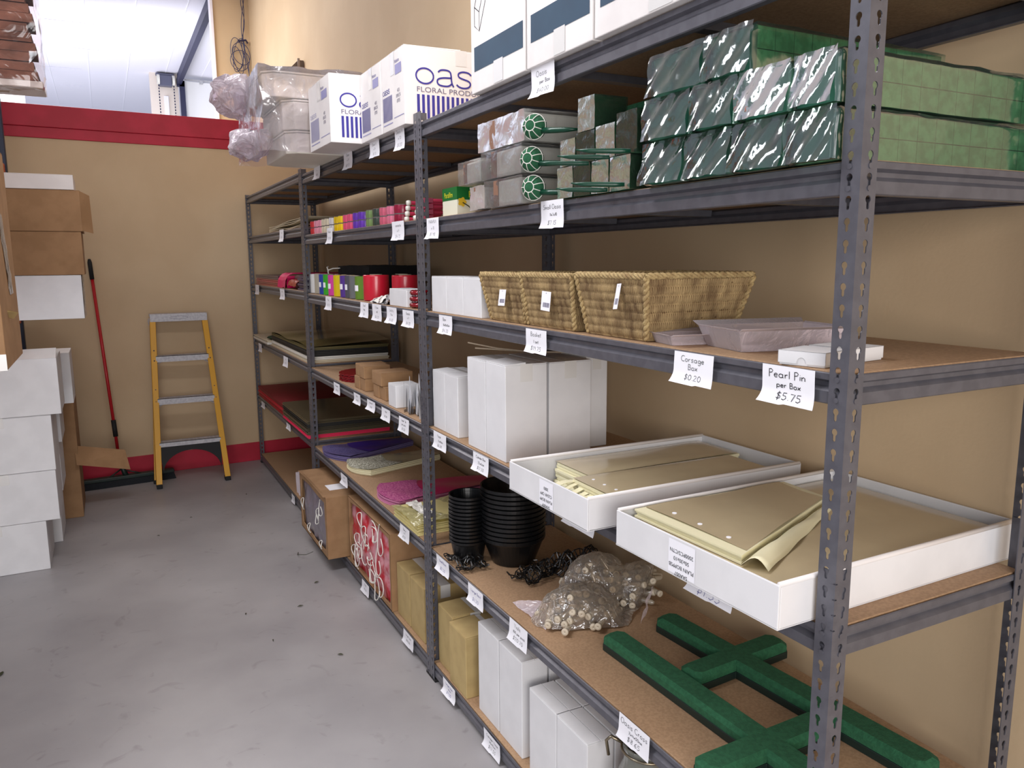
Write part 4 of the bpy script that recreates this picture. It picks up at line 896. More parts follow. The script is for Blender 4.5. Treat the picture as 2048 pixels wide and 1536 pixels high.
# ball holders with caged foam
def ball_holder(y, z, label, x=-.012):
    t = thing('bouquet_holder', label, 'holder', (x - .012, y, z), .62, group='green ball bouquet holders with white cages'); R = .034
    mb = MB(); mb.grid(lambda u, v: (-.0 + R * math.cos(PI * v) * -1, R * math.sin(PI * v) * math.cos(2 * PI * u), R * math.sin(PI * v) * math.sin(2 * PI * u)), 32, 16); mb.build('foam_ball', 'foam', t, smooth=True)
    mb = MB(); Rc = R + .0012
    mb.tube([(-Rc * .90, Rc * .42 * math.cos(2 * PI * i / 24), Rc * .42 * math.sin(2 * PI * i / 24)) for i in range(24)], .0014, 6, closed=True)
    mb.tube([(-Rc * .1, Rc * math.cos(2 * PI * i / 36), Rc * math.sin(2 * PI * i / 36)) for i in range(36)], .0014, 6, closed=True)
    for k in range(9):
        a = 2 * PI * k / 9; mb.tube([(-Rc * math.cos(b), Rc * math.sin(b) * math.cos(a), Rc * math.sin(b) * math.sin(a)) for b in [math.radians(26 + i * 8) for i in range(11)]], .0013, 5)
    mb.build('cage', 'whiteplastic', t, smooth=True)
    mb = MB(); mb.lathe([(.0335, -.004), (.0355, .004), (.024, .024), (.012, .036), (.001, .040)], (0, 0, 0), 24, axis='x'); mb.build('cup', 'greenplastic', t, smooth=True)
    mb = MB(); mb.tube([(-.012, -.030, -.014), (-.014, -.06, -.016), (-.016, -.10, -.018), (-.018, -.142, -.020)], [.0085, .008, .007, .003], 10); mb.build('handle', 'greenplastic', t, smooth=True)
ball_holder(1.085, z4 + .038, 'green ball holder in a white cage on the shelf, lowest of three')
ball_holder(1.094, z4 + .118, 'green ball holder in a white cage, between the lowest and the highest')
ball_holder(1.078, z4 + .205, 'green ball holder in a white cage near the shelf above, highest of three')
for i, (ya, yb, zz) in enumerate(((.707, 0, 2.061), (.794, 0, 2.057), (.887, 0, 2.052), (.729, 0, 1.986), (.800, 0, 1.979))):
    t = thing('plastic_pick', 'dark green plastic pick by the small foam blocks, %s' % ('topmost', 'second from the top', 'third from the top', 'lower one nearer the big bundles', 'lowest')[i], 'handle', (-.118, ya, zz), group='loose dark green picks')
    mb = MB(); mb.tube([(0, 0, 0), (.025, -.017, -.003), (.085, -.058, -.005), (.106, -.072, -.005)], [.0015, .0055, .0065, .005], 10); mb.build('spike', 'greenplastic', t, smooth=True)
# sleeves of ball holders: white sleeve with a brown card strip, round white end
def holder_pack(y0, y1, z0, h, label, seed, x=-.015):
    W = y1 - y0; t = thing('holder_pack', label, 'pack', (x, y0, z0), group='wrapped packs of white ball holders')
    mb = MB(); mb.box(.004, .22, .02, W * .74, .003, h - .006); mb.build('inner_sleeve', 'whiteplastic', t, bevel=.008)
    mb = MB(); mb.box(.0005, .004, W * .62, W * .74, .003, h - .008); mb.box(.0005, .22, W * .62, W * .74, h - .008, h - .005); mb.build('card_strip', colm('brown_strip', (132, 96, 76), .7), t)
    mb = MB(); mb.lathe([(h * .44, -.03), (h * .44, 0), (h * .34, W * .16), (h * .16, W * .235), (.001, W * .25)], (.05, W * .74, h * .47), 24, axis='y'); mb.build('round_end', 'whiteplastic', t, smooth=True)
    mb = MB()
    for k in range(8):
        a = 2 * PI * k / 8; mb.tube([(.05 + h * (.45 - .02 * j) * math.cos(a), W * (.72 + .05 * j), h * .47 + h * (.45 - .04 * j) * math.sin(a)) for j in range(5)], .0012, 4)
    mb.build('green_mark', 'foam', t)
    mb = MB(); crumpled_box(mb, .0, .23, .004, W - .002, .001, h - .001, .012, .0035, 24, seed); mb.v = [(p[0], min(max(p[1], .0005), W - .0005), min(max(p[2], .0006), h - .0006)) for p in mb.v]; mb.build('sleeve_wrap', 'clear', t, smooth=True)
for i, (a, b, zz, h, s) in enumerate(((1.165, 1.430, 0, .086, 'lowest, behind the ball holders'), (1.165, 1.450, .088, .088, 'in the middle tier behind the ball holders'), (1.150, 1.470, .178, .092, 'on the top tier under the shelf above'),
                                      (1.436, 1.560, .0, .080, 'lowest, beside the small green and white box'), (1.456, 1.640, .088, .078, 'in the middle tier above the flower print box'))):
    holder_pack(a, b, z4 + zz, h, 'clear wrapped pack of white ball holders, ' + s, i, x=-.018 if i != 3 else -.010)
# small green and white box with a flower print
t = thing('film_box', 'small green and white box with yellow lettering and a flower, beside the middle post', 'box', (.050, 1.808, z4))
L, W, h = .12, .14, .105
mb = MB(); mb.box(0, L, 0, W, 0, h); mb.build('body', colm('cream_card', (226, 226, 206), .5), t, bevel=.001)
mb = MB(); mb.box(-.0006, L + .0006, -.0006, W + .0006, h * .56, h + .0006); mb.build('green_band', colm('green_card', (12, 104, 40), .45), t)
colm('yellow_print', (226, 220, 40), .5)
printed('Parafilm', .034, plane_mtx((.046, -.0012, h * .64), (1, 0, 0), (0, 0, 1)), 'yellow_print', t, 'printed_name', sx=.9)
printed('Parafilm', .028, plane_mtx((-.0012, W - .02, h * .66), (0, -1, 0), (0, 0, 1)), 'yellow_print', t, 'printed_name', sx=.9)
mb = MB(); P = place_on((0, 0, 0), (1, 0, 0), (0, 0, 1), .0012)
fl = [P(.020 + .016 * math.cos(a) * (1 + .15 * math.cos(5 * a)), .050 + .016 * math.sin(a) * (1 + .15 * math.cos(5 * a))) for a in [2 * PI * i / 30 for i in range(30)]]; mb.add(fl, [tuple(range(30))]); mb.build('printed_flower', colm('flower_yellow', (214, 176, 40), .5), t)
mb = MB(); ribbon(mb, [(.022, .048), (.045, .036), (.062, .020), (.09, .016)], .004, place_on((0, 0, 0), (1, 0, 0), (0, 0, 1), .0018)); mb.build('printed_stem', colm('stem_dark', (60, 60, 30), .6), t)

# ------------------------------------------------------------------ middle bay: ribbons
def spool_proto(name, label, group, r, h, m, core=True):
    t = thing(name, label, 'ribbon', (0, 0, 0), group=group)
    mb = MB(); mb.lathe([(r * .35, .002), (r * .96, .002), (r * .98, h * .2), (r, h * .5), (r * .98, h * .8), (r * .96, h - .002), (r * .35, h - .002)], n=28); mb.build('ribbon_winding', m, t, smooth=False)
    mb = MB(); mb.lathe([(r * .2, 0), (r * .98, 0), (r * .98, .002), (r * .35, .002), (r * .35, h - .002), (r * .98, h - .002), (r * .98, h), (r * .2, h), (r * .2, 0)], n=28); mb.build('spool_core', colm('spool_grey', (112, 104, 104), .5), t)
    return t
SP = [('red', (206, 58, 62), [(4.075)]), ('pale pink', (226, 150, 170), [3.975, 3.880]), ('cream', (214, 204, 180), [3.79, 3.715]), ('white', (214, 214, 222), [3.61]), ('yellow', (226, 190, 20), [3.503, 3.416]),
      ('rose pink', (206, 76, 110), [3.315, 3.230]), ('purple', (92, 48, 160), [3.125, 3.03]), ('olive green', (96, 118, 70), [2.896]), ('dark green', (44, 56, 48), [2.786]), ('dusty pink', (170, 80, 100), [2.680]), ('mauve pink', (182, 96, 120), [2.573]), ('dark red', (120, 14, 44), [2.468])]
for nm, c, ys in SP:
    key = 'ribbon_' + nm.replace(' ', '_'); colm(key, c, .3, col2=tuple(min(255, int(q * 1.12 + 6)) for q in c), scale=3, stretch=(30, 30, 1))
    first = None
    ys = ys if isinstance(ys, list) else [ys]
    for k, y in enumerate(ys):
        for tier in (0, 1):
            side = '' if len(ys) == 1 else (', farther of the two %s piles' % nm if k == 0 else ', nearer of the two %s piles' % nm)
            lb = '%s curling ribbon spool in the %s layer%s' % (nm, ('lower', 'upper')[tier], side)
            if first is None: first = o = spool_proto('ribbon_spool', lb, 'curling ribbon spools in two layers', .040, .0405, key)
            else: o = copytree(first); o['label'] = lb
            o.location = (.072, y, ZA[4] + .001 + tier * .0415)
# pin tubes with white caps
first = None
for row in range(4):
    for kcol in range(2):
        lb = 'pink pin tube with white cap, %s in the %s column' % (('lowest', 'second up', 'third up', 'topmost')[row], ('farther', 'nearer')[kcol])
        if first is None:
            first = o = thing('pin_tube', lb, 'tube', group='pink tubes with white caps')
            mb = MB(); mb.lathe([(.001, .012), (.0085, .012), (.0085, .16), (.001, .16)], n=14, axis='x'); mb.build('tube_body', colm('pink_film', (196, 60, 90), .3), o, smooth=False)
            mb = MB(); mb.lathe([(.001, -.004), (.009, -.003), (.0115, .004), (.0112, .014), (.001, .014)], n=16, axis='x'); mb.build('cap', 'whiteplastic', o, smooth=True)
        else: o = copytree(first); o['label'] = lb
        o.location = (.035 + .006 * row, 2.335 - kcol * .11 + .012 * row * (1 - 2 * kcol) * .6, ZA[4] + .0125 + row * .0235); o.rotation_euler = (0, 0, .0)
t = thing('pin_card_box', 'flat pink carton holding the capped pin tubes beside the middle post', 'box', (.05, 2.15, ZA[4] + .001))
mb = MB()
for i in range(4): mb.box(.012, .05, .02, .068, i * .0235, i * .0235 + .020)
mb.build('layers', colm('dull_pink', (150, 60, 82), .5), t, bevel=.002)
# upright rolls
RL = [('white', (228, 228, 226), 4.135, .050), ('beige', (176, 170, 152), 4.017, .056), ('blue', (44, 70, 160), 3.902, .048), ('bright green', (56, 168, 40), 3.797, .050), ('magenta', (206, 66, 156), 3.682, .055), ('yellow', (214, 190, 16), 3.557, .062),
      ('violet', (84, 54, 140), 3.418, .052), ('slate grey', (78, 78, 88), 3.316, .043), ('mid grey', (104, 106, 108), 3.232, .040), ('olive', (92, 130, 40), 3.120, .058)]
for i, (nm, c, y, r_) in enumerate(RL):
    key = 'roll_' + nm.replace(' ', '_'); colm(key, c, .35)
    t = thing('ribbon_roll', '%s ribbon roll standing upright in the row above the price tags' % nm, 'ribbon', (.030 + r_, y, ZA[3] + .001), group='upright ribbon rolls')
    mb = MB(); mb.lathe([(.012, .002), (r_, .002), (r_, .121), (.012, .121)], n=28); mb.build('ribbon_winding', key, t)
    mb = MB(); mb.lathe([(.010, 0), (.016, 0), (.016, .124), (.010, .124), (.010, 0)], n=16); mb.build('card_core', 'edge', t)
    if i in (2, 3, 4, 6, 7, 9):
        mb = MB(); mb.grid(lambda u, v: (-(r_ + .001) * math.cos(-.5 + u * .9), (r_ + .001) * math.sin(-.5 + u * .9), .045 + .03 * v - (.004 if i == 4 else 0)), 6, 2); mb.build('paper_label', 'paper', t)
for (lb, x, y, r_, c) in (('large glossy red ribbon roll standing upright beside the olive one', .098, 2.975, .066, (196, 30, 52)), ('large dark red ribbon roll standing upright behind the silver bag and white box', .190, 2.795, .0665, (176, 18, 46)), ('dark green ribbon roll half hidden between the two large red rolls', .25, 3.02, .05, (40, 52, 30))):
    t = thing('ribbon_roll', lb, 'ribbon', (x, y, ZA[3] + .001), group='upright ribbon rolls')
    mb = MB(); mb.lathe([(.03, .002), (r_ * .985, .002), (r_, .006), (r_, .124), (r_ * .985, .130), (.03, .130)], n=48); mb.build('ribbon_winding', colm('roll_big_%d' % int(r_ * 1000), c, .28, coat=.3), t, smooth=True)
    mb = MB(); mb.lathe([(.026, 0), (.032, 0), (.032, .133), (.026, .133), (.026, 0)], n=20); mb.build('card_core', 'edge', t)
t = thing('black_fabric_roll', 'folded black fabric lying behind the upright ribbon rolls', 'fabric', (.20, 3.42, ZA[3] + .001))
mb = MB(); crumpled_box(mb, 0, .34, 0, .66, 0, .172, .03, .006, 10, 3, zmin=0); mb.build('fabric', 'blackcloth', t, smooth=True)
t = thing('white_clip', 'bent white plastic clip sticking up behind the white ribbon roll', 'clip', (.14, 4.10, ZA[3] + .122))
mb = MB(); mb.tube([(0, 0, -.01), (0, .01, .022), (0, .03, .042), (.01, .04, .045)], .004, 6); mb.tube([(0, .01, .022), (.02, -.04, .034), (.05, -.09, .036)], .004, 6); mb.build('clip_wire', 'whiteplastic', t)
t = thing('foil_bag', 'crumpled silver and white foil bag beside the small white box', 'bag', (.012, 2.555, ZA[3] + .001))
mb = MB(); mb.grid(lambda u, v: (lambda q: (q[0], min(max(q[1], .0), .28), max(q[2], .0008)))(crinkle((.115 * v, .275 * u, .055 * math.sin(PI * min(1, v * 1.2)) * (1 - u * .65)), .010, 30, 2)), 30, 16); mb.build('foil', 'silver', t)
mb = MB(); mb.grid(lambda u, v: (lambda q: (q[0], min(max(q[1], .0), .28), max(q[2], .002)))(crinkle((.09 * v, .06 + .2 * u, .006 + .040 * math.sin(PI * v) * (1 - u * .6)), .008, 30, 4)), 16, 10); mb.build('foil_lining', 'whiteplastic', t)
carton('small_box', 'small white box between the foil bag and the strings of red beads', 'box', .018, .12, 2.300, 2.530, ZA[3] + .001, ZA[3] + .078, group=None, seam='x', tape=False)
for k in range(3):
    t = thing('bead_string', 'coiled string of glossy red beads beside the middle post, %s' % ('lowest coil', 'middle coil', 'topmost coil')[k], 'beads', (.055, 2.245 - .004 * k, ZA[3] + .014 + k * .026), group='coiled red beads')
    mb = MB(); mb.tube([(.030 * math.cos(a), .036 * math.sin(a), .0) for a in [2 * PI * i / 28 for i in range(28)]], [.0105 + .0016 * math.cos(i * PI) for i in range(28)], 8, closed=True); mb.build('coil', colm('bead_red', (130, 10, 26), .12, coat=.6), t, smooth=True)

# ------------------------------------------------------------------ middle bay, third board
zb = ZA[2] + .001
for k in range(7):
    r_ = .168; rot = k * .13
    t = thing('scalloped_mat', ('topmost dark red scalloped mat in the pile on the tan board' if k == 6 else 'dark red scalloped mat in the pile on the tan board'), 'mat', (.195 + .003 * (k % 3), 3.47 + .004 * (k % 2), zb + k * .0062), rot, 'pile of dark red scalloped mats')
    mb = MB(); prof = []; n = 96; rim = [((r_ + .007 * abs(math.sin(a * 12))) * math.cos(a), (r_ + .007 * abs(math.sin(a * 12))) * math.sin(a)) for a in [2 * PI * i / n for i in range(n)]]
    mb.prism(rim, 'z', 0, .005); mb.build('mat', colm('mat_red', (124, 14, 22), .25), t)
KB = [(3.205, 3.115, 0, .30, 'farther'), (3.110, 3.020, 0, .28, 'farther'), (3.205, 3.115, 1, .28, 'farther'), (3.110, 3.020, 1, .26, 'farther'), (2.880, 2.790, 0, .26, 'nearer'), (2.785, 2.695, 0, .24, 'nearer'), (2.885, 2.735, 1, .30, 'nearer')]
for i, (a, b, tier, dx, g) in enumerate(KB):
    pos = 'in the lower layer' if tier == 0 else 'in the upper layer'
    side = ('touching the red mats' if a > 3.2 else 'next to the nearer group') if g == 'farther' else ('on the far side' if a > 2.85 else 'beside the lone white box')
    if i == 6: side = 'lying across two others'
    carton('kraft_box', 'brown box %s of the %s group, %s' % (pos, g, side), 'box', .03 + .004 * (i % 3), .03 + dx * .55, b, a, zb + tier * .0665, zb + tier * .0665 + .066, 'kraft', 'small brown boxes beside the red mats', seam='x', tape=False)
carton('small_white_box', 'lone small white cube box beside the white tulle', 'box', .02, .135, 2.490, 2.598, zb, zb + .108, seam='y', tape=False)
t = thing('tulle_bundle', 'spiky bunch of white tulle leaning by the middle post', 'tulle', (.10, 2.31, zb))
mb = MB(); r = random.Random(3)
for k in range(46):
    a = r.uniform(-1.2, 1.2); h = r.uniform(.06, .185); y = r.uniform(-.11, .14); x = r.uniform(-.075, .09)
    mb.grid(lambda u, v, x=x, y=y, h=h, a=a, k=k: (x + .03 * (u - .5) * math.cos(a), y + .07 * (u - .5) + .04 * a * v * .5, max(.0, h * v * (1 - abs(u - .5) * .7) + .004 * math.sin(k + u * 9))), 3, 3)
mb.v = [(p[0], min(max(p[1], -.115), .172), p[2]) for p in mb.v]
mb.build('tulle_folds', film('tulle_net', (226, 228, 232), .45, .5, .2, 60, .9), t)

# ------------------------------------------------------------------ middle bay, second board: fan sleeves
zs = ZA[1] + .001
def fan(label, x, y, ang, L, wf, wb, h, mfront, mback, split, n=4, edge='cream', seed=0):
    t = thing('paper_sleeve', label, 'sleeve', (x, y, zs), ang, 'fan shaped flower sleeves')
    def pt(u, v, z, ins=0):     # u 0 front .. 1 back, v -1..1
        w_ = (wf + (wb - wf) * u) / 2 - ins; round_ = .055 * (v * v) * (1 - u); return (round_ + L * u + (ins if u < .01 else 0), w_ * v, z)
    mb = MB()
    for k in range(n):
        z0, z1_ = k * h / n, (k + .8) * h / n; ins = .0 + .003 * ((k * 7 + seed) % 3); A = [(0, -1 + i * .2) for i in range(11)] + [(1, 1), (1, -1)]
        mb.prism([pt(u, v, 0, ins)[:2] for u, v in A], 'z', z0, z1_)
    mb.build('sleeve_edges', edge, t)
    for nm, u0, u1, m in (('patterned_end', .0, split, mfront), ('plain_end', split, 1, mback)):
        mb = MB(); mb.grid(lambda a, b, u0=u0, u1=u1: (lambda p: (p[0], p[1], h + .001 + .006 * math.sin(2.5 * a + 3 * b + seed) ** 2))(pt(u0 + (u1 - u0) * a + (.10 * (.5 - abs(b - .5)) if False else 0), -1 + 2 * b, 0)), 14, 12); mb.build(nm, m, t, smooth=True)
    return t
def lace(name, c1, c2): return mat(name, c1, .45, col2=c2, scale=120, detail=1, lo=.46, hi=.54)
fan('fan of purple flower sleeves behind the second post', .005, 3.775, .22, .58, .36, .14, .030, lace('purple_lace', (70, 60, 112), (98, 90, 136)), colm('purple_sheet', (62, 36, 130), .3), .30, seed=1, edge=colm('lilac_edge', (112, 102, 150), .5))
fan('fan of clear sleeves with white lace print, next to the purple ones', .035, 3.385, .16, .56, .30, .15, .034, lace('white_lace', (204, 204, 190), (132, 130, 112)), colm('clear_tan_sheet', (166, 154, 124), .15, coat=.5), .42, seed=2)
fan('fan of magenta flower sleeves with a lace print', .020, 2.805, -.05, .60, .36, .16, .030, lace('magenta_lace', (160, 60, 120), (196, 110, 150)), colm('magenta_sheet', (186, 16, 92), .28), .36, seed=3, edge=colm('pink_edge', (206, 130, 170), .5))
t = thing('cellophane_sleeve', 'pile of pale yellow cellophane sleeves beside the middle post, under the magenta fan', 'sleeve', (.0, 2.19, zs))
mb = MB()
for k in range(6): mb.box(.004 + .004 * (k % 2), .36, .008 + .003 * (k % 3), .335 - .004 * (k % 2), k * .008, k * .008 + .0066)
mb.build('sleeve_edges', colm('pale_yellow', (226, 214, 150), .35), t)
mb = MB(); mb.grid(lambda u, v: (lambda q: (q[0], min(max(q[1], .002), .355), max(q[2], .045)))(crinkle((-.012 + .38 * u, .34 * v, .052 + .01 * math.sin(5 * u + 3 * v)), .008, 22, 3)), 22, 20); mb.build('top_sleeve', film('yellow_film', (228, 220, 160), .35, .15, .8, 25, .5), t)
mb = MB(); mb.grid(lambda u, v: (lambda q: (q[0], q[1], max(q[2], .05)))(crinkle((.06 + .05 * u, .06 + .25 * v, .062 + .006 * u), .010, 40, 6)), 8, 18); mb.build('torn_header', 'whiteplastic', t)

# ------------------------------------------------------------------ floor shelf of the middle bay
z0 = ZA[0] + .001
def cords(t, pts_seed, x, ya, yb, za, zb_, n, r0=.0028, small=1.0):
    r = random.Random(pts_seed); 
    for k in range(n):
        cy, cz = r.uniform(ya, yb), r.uniform(za, zb_); a = r.uniform(0, 6); w_, h_ = r.uniform(.02, .045) * small, r.uniform(.03, .075) * small; q = []
        for i in range(13):
            b = a + i * .42; q.append((x - .004 - .006 * math.sin(i * .8 + a), cy + w_ * math.cos(b) * (1 + .3 * math.sin(2 * b)), cz + h_ * math.sin(b)))
        mb = MB(); mb.tube(q, r0, 6); mb.build('cord_handle', 'whiteplastic', t, smooth=True)
def open_carton(label, x0, x1, y0, y1, h, border, inner, insert_m, seed, ncord, small=1.0, group=None):
    t = thing('open_carton', label, 'box', (x0, y0, z0), group='brown cartons of carrier bags'); L, W = x1 - x0, y1 - y0; th = .005
    mb = MB(); mb.box(0, L, 0, th, 0, h); mb.build('end_wall', 'kraft', t, bevel=.001); mb = MB(); mb.box(0, L, W - th, W, 0, h); mb.build('end_wall', 'kraft', t, bevel=.001)
    mb = MB(); mb.box(0, L, th, W - th, 0, th); mb.build('bottom', 'kraft', t)
    mb = MB(); mb.box(0, L, th, W - th, h - th, h); mb.build('top', 'kraft', t, bevel=.001)
    mb = MB(); mb.box(L - th, L, th, W - th, th, h - th); mb.build('rear_wall', 'kraft', t)
    b = border; n = 40; inn = []
    for i in range(n):
        a = 2 * PI * i / n; ca, sa = math.cos(a), math.sin(a); e = 1 / max(abs(ca), abs(sa)) ; sq = .82
        rr = (e * sq + (1 - sq)) ; inn.append((W / 2 + (W / 2 - b) * ca * rr * (1 + .02 * math.sin(5 * a + seed)), h / 2 + (h / 2 - b) * sa * rr * (1 + .03 * math.sin(4 * a + seed))))
    out = []
    for i in range(n):
        a = 2 * PI * i / n; ca, sa = math.cos(a), math.sin(a); e = 1 / max(abs(ca), abs(sa)); out.append((W / 2 + W / 2 * ca * e, h / 2 + h / 2 * sa * e))
    mb = MB(); vs = [(0, y, z_) for y, z_ in out] + [(0, y, z_) for y, z_ in inn] + [(.006, y, z_) for y, z_ in out] + [(.006, y, z_) for y, z_ in inn]
    fs = []
    for i in range(n):
        j = (i + 1) % n; fs += [(i, j, n + j, n + i), (2 * n + i, 2 * n + j, 3 * n + j, 3 * n + i), (n + i, n + j, 3 * n + j, 3 * n + i)]
    mb.add(vs, fs); mb.build('cut_front', 'kraft', t)
    mb = MB()
    def bul(u, v):
        q = crinkle((.022 - .030 * math.sin(PI * u) * math.sin(PI * v), th + .002 + (W - 2 * th - .004) * u, th + (h - 2 * th) * v), .011, 16, seed); return (q.x, min(max(q.y, th + .001), W - th - .001), min(max(q.z, th + .001), h - th - .001))
    mb.grid(bul, 44, 26); mb.build('bag_bundle', insert_m, t, smooth=True)
    cords(t, seed, -.004, .10 * W / .7, W * .86, h * .12, h * .86, ncord, small=small)
    return t
t = open_carton('open brown carton of grey bags jutting out of the bottom shelf into the aisle', -.105, .42, 3.425, 4.112, .372, .030, .5, colm('grey_film', (128, 120, 130), .3, bump=.4, bscale=26, coat=.3), 3, 6, .7)
t.location.z = z0 + .004
mb = MB(); mb.box(.06, .17, .14, .26, .3725, .3732); mb.build('paper_label', 'paper', t)
mb = MB(); mb.grid(lambda u, v: (-.01 + .02 * u, .02 + .66 * v, .372 + .010 * math.sin(PI * v) * (1 - u)), 3, 12); mb.build('torn_edge', 'kraft', t, solid=.002)
open_carton('open brown carton of red bags with white cord handles standing on the bottom shelf', .004, .42, 2.600, 3.345, .400, .012, .5, colm('red_white_film', (216, 150, 160), .4, col2=(190, 20, 44), scale=11, bump=.3, bscale=22, lo=.42, hi=.56, coat=.15), 8, 20, 1.15)
carton('vase_carton', 'tan cardboard box on the bottom shelf beside the carton of red bags', 'box', .03, .24, 2.405, 2.585, z0, z0 + .262, 'tankraft', 'tan boxes on the bottom shelf of the middle bay')
carton('vase_carton', 'tan cardboard box on the bottom shelf behind the middle post', 'box', .03, .24, 2.215, 2.395, z0, z0 + .262, 'tankraft', 'tan boxes on the bottom shelf of the middle bay')
t = thing('clear_packet', 'clear plastic packet on the bottom shelf behind the open carton of grey bags', 'bag', (.03, 4.45, ZCL[0] + .001))
mb = MB(); crumpled_box(mb, 0, .3, 0, .45, 0, .16, .04, .012, 12, 3, zmin=0); mb.build('packet_film', 'bag', t)
mb = MB(); mb.box(.02, .28, .02, .43, .001, .05); mb.build('contents', 'whitewarm', t, bevel=.01)

# ------------------------------------------------------------------ far bay: sheets
def slab_pile(name, label, cat, x0, x1, y0, y1, zz, h, n, mats_, seed=0, group='flat sheets in the far bay', dx=.01):
    t = thing(name, label, cat, (x0, y0, zz), group=group); r = random.Random(seed); L, W = x1 - x0, y1 - y0
    for k, m in enumerate(mats_):
        mb = MB(); a = k * h / len(mats_); b = (k + 1) * h / len(mats_); nn = max(1, n // len(mats_))
        for i in range(nn):
            o1, o2 = r.uniform(0, dx), r.uniform(0, dx); mb.box(o1, L - r.uniform(0, dx), o2, W - r.uniform(0, dx), a + (b - a) * i / nn, a + (b - a) * (i + .85) / nn)
        mb.build('sheet_layer', m, t)
    return t
creamc = colm('cream_paper', (206, 194, 168), .7); olive = colm('olive_sheet', (92, 84, 46), .5); oliveD = colm('dark_edge', (26, 26, 24), .6)
t = thing('paper_stack', 'curled stack of cream paper sheets on the second highest board of the far bay', 'paper', (.03, 4.22, ZCL[4] + .001), group='flat sheets in the far bay')
mb = MB()
for k in range(5): mb.grid(lambda u, v, k=k: (.45 * v, 1.22 * u - .012 * (k % 2), .006 + k * .009 + (.030 * (1 - u) ** 1.5 if k > 1 else 0) + .004 * math.sin(9 * u + k)), 20, 3)
mb.build('sheets', creamc, t, solid=.003)
z3 = ZCL[3] + .001
slab_pile('sheet_pile', 'dark purple and red glossy sheets lying by the end wall on the middle board', 'sheets', .02, .5, 5.12, 6.12, z3, .085, 8, [colm('sheet_red', (150, 20, 36), .25), colm('sheet_red2', (170, 40, 60), .25), colm('sheet_plum', (70, 40, 66), .25)], 1)
t = thing('folded_sheet', 'bright pink folded sheet draped over the edge of the middle board in the far bay', 'sheet', (.0, 4.84, z3), group='folded sheets in the far bay')
mb = MB(); mb.grid(lambda u, v: (.006 + .012 * math.sin(3 * u) + .40 * v ** 1.5, .26 * u, .004 + .100 * min(1, v * 4) ** .5 + .004 * math.sin(7 * u)), 10, 14); mb.grid(lambda u, v: (.022 + .3 * u, -.02 + .02 * math.sin(5 * v), .004 + .085 * v), 6, 6); mb.build('fold', colm('hot_pink', (206, 10, 92), .45), t, solid=.004)
t = thing('folded_sheet', 'rust red folded sheet bulging beside the second post in the far bay', 'sheet', (.01, 4.50, z3), group='folded sheets in the far bay')
mb = MB(); mb.grid(lambda u, v: (lambda q: (q[0], q[1], max(q[2], .001)))(crinkle((.02 + .05 * math.cos(PI * v) * -1 * .3 + .3 * v ** 2, .28 * u, .10 * math.sin(PI * min(1, .15 + v * 1.2)) * .5 + .05 * v), .008, 20, 2)), 18, 14); mb.build('fold', colm('rust_red', (150, 40, 26), .3), t, smooth=True)
mb = MB(); mb.box(.05, .36, .02, .27, .001, .095); mb.build('inner_fold', colm('dark_plum', (70, 16, 40), .4), t, bevel=.02)
t = thing('folded_sheet', 'dark blue violet sheets between the rust sheet and the second post', 'sheet', (.02, 4.20, z3), group='folded sheets in the far bay')
mb = MB()
for k in range(6): mb.box(.01 * (k % 2), .42, .01, .27, k * .016, k * .016 + .013)
mb.build('fold', colm('indigo_sheet', (46, 36, 84), .3), t)
z2 = ZCL[2] + .001
t = slab_pile('sheet_pile', 'olive clear sheets piled on a cream board, filling the lower middle of the far bay', 'sheets', .012, .56, 4.20, 5.52, z2, .105, 14, [creamc, 'whiteplastic', oliveD, oliveD, olive], 3)
mb = MB(); mb.grid(lambda u, v: (.55 * v, 1.3 * u, .1065 + .03 * abs(math.sin(2.2 * u + 1)) * v + .012 * math.sin(6 * u) ** 2), 26, 8); mb.build('top_film', colm('olive_film', (112, 102, 62), .14, coat=.5), t, smooth=True)
slab_pile('sheet_pile', 'white wrapped sheets hanging slightly over the board edge by the end wall', 'sheets', -.012, .5, 5.56, 6.22, z2, .035, 4, ['whiteplastic', creamc], 4)
t = thing('green_wad', 'small dark green wad of cloth lying on the pale sheets of the far bay', 'cloth', (.05, 5.56, z2 + .036)); mb = MB(); mb.grid(blob((.0, .06, .016), (.05, .07, .014), 3, .006, 30, 16, 10), 18, 12); mb.build('wad', colm('deep_green', (20, 44, 16), .8), t)
zc1 = ZCL[1] + .001
t = slab_pile('sheet_pile', 'pile of red felt sheets nearest the end wall on the low board', 'sheets', .0, .56, 5.05, 6.22, zc1, .085, 9, [colm('felt_red', (176, 20, 36), .6), colm('felt_red2', (196, 34, 52), .6), colm('felt_dark', (128, 16, 28), .6)], 5)
t = slab_pile('sheet_pile', 'pile of dark glossy sheets with a hot pink bottom layer beside the second post', 'sheets', -.018, .56, 4.22, 5.04, zc1, .125, 15, [colm('felt_pink', (226, 34, 84), .6), colm('sheet_smoke', (90, 84, 66), .2), colm('sheet_smoke2', (70, 66, 54), .2), oliveD, colm('sheet_smoke3', (84, 76, 58), .2)], 6)

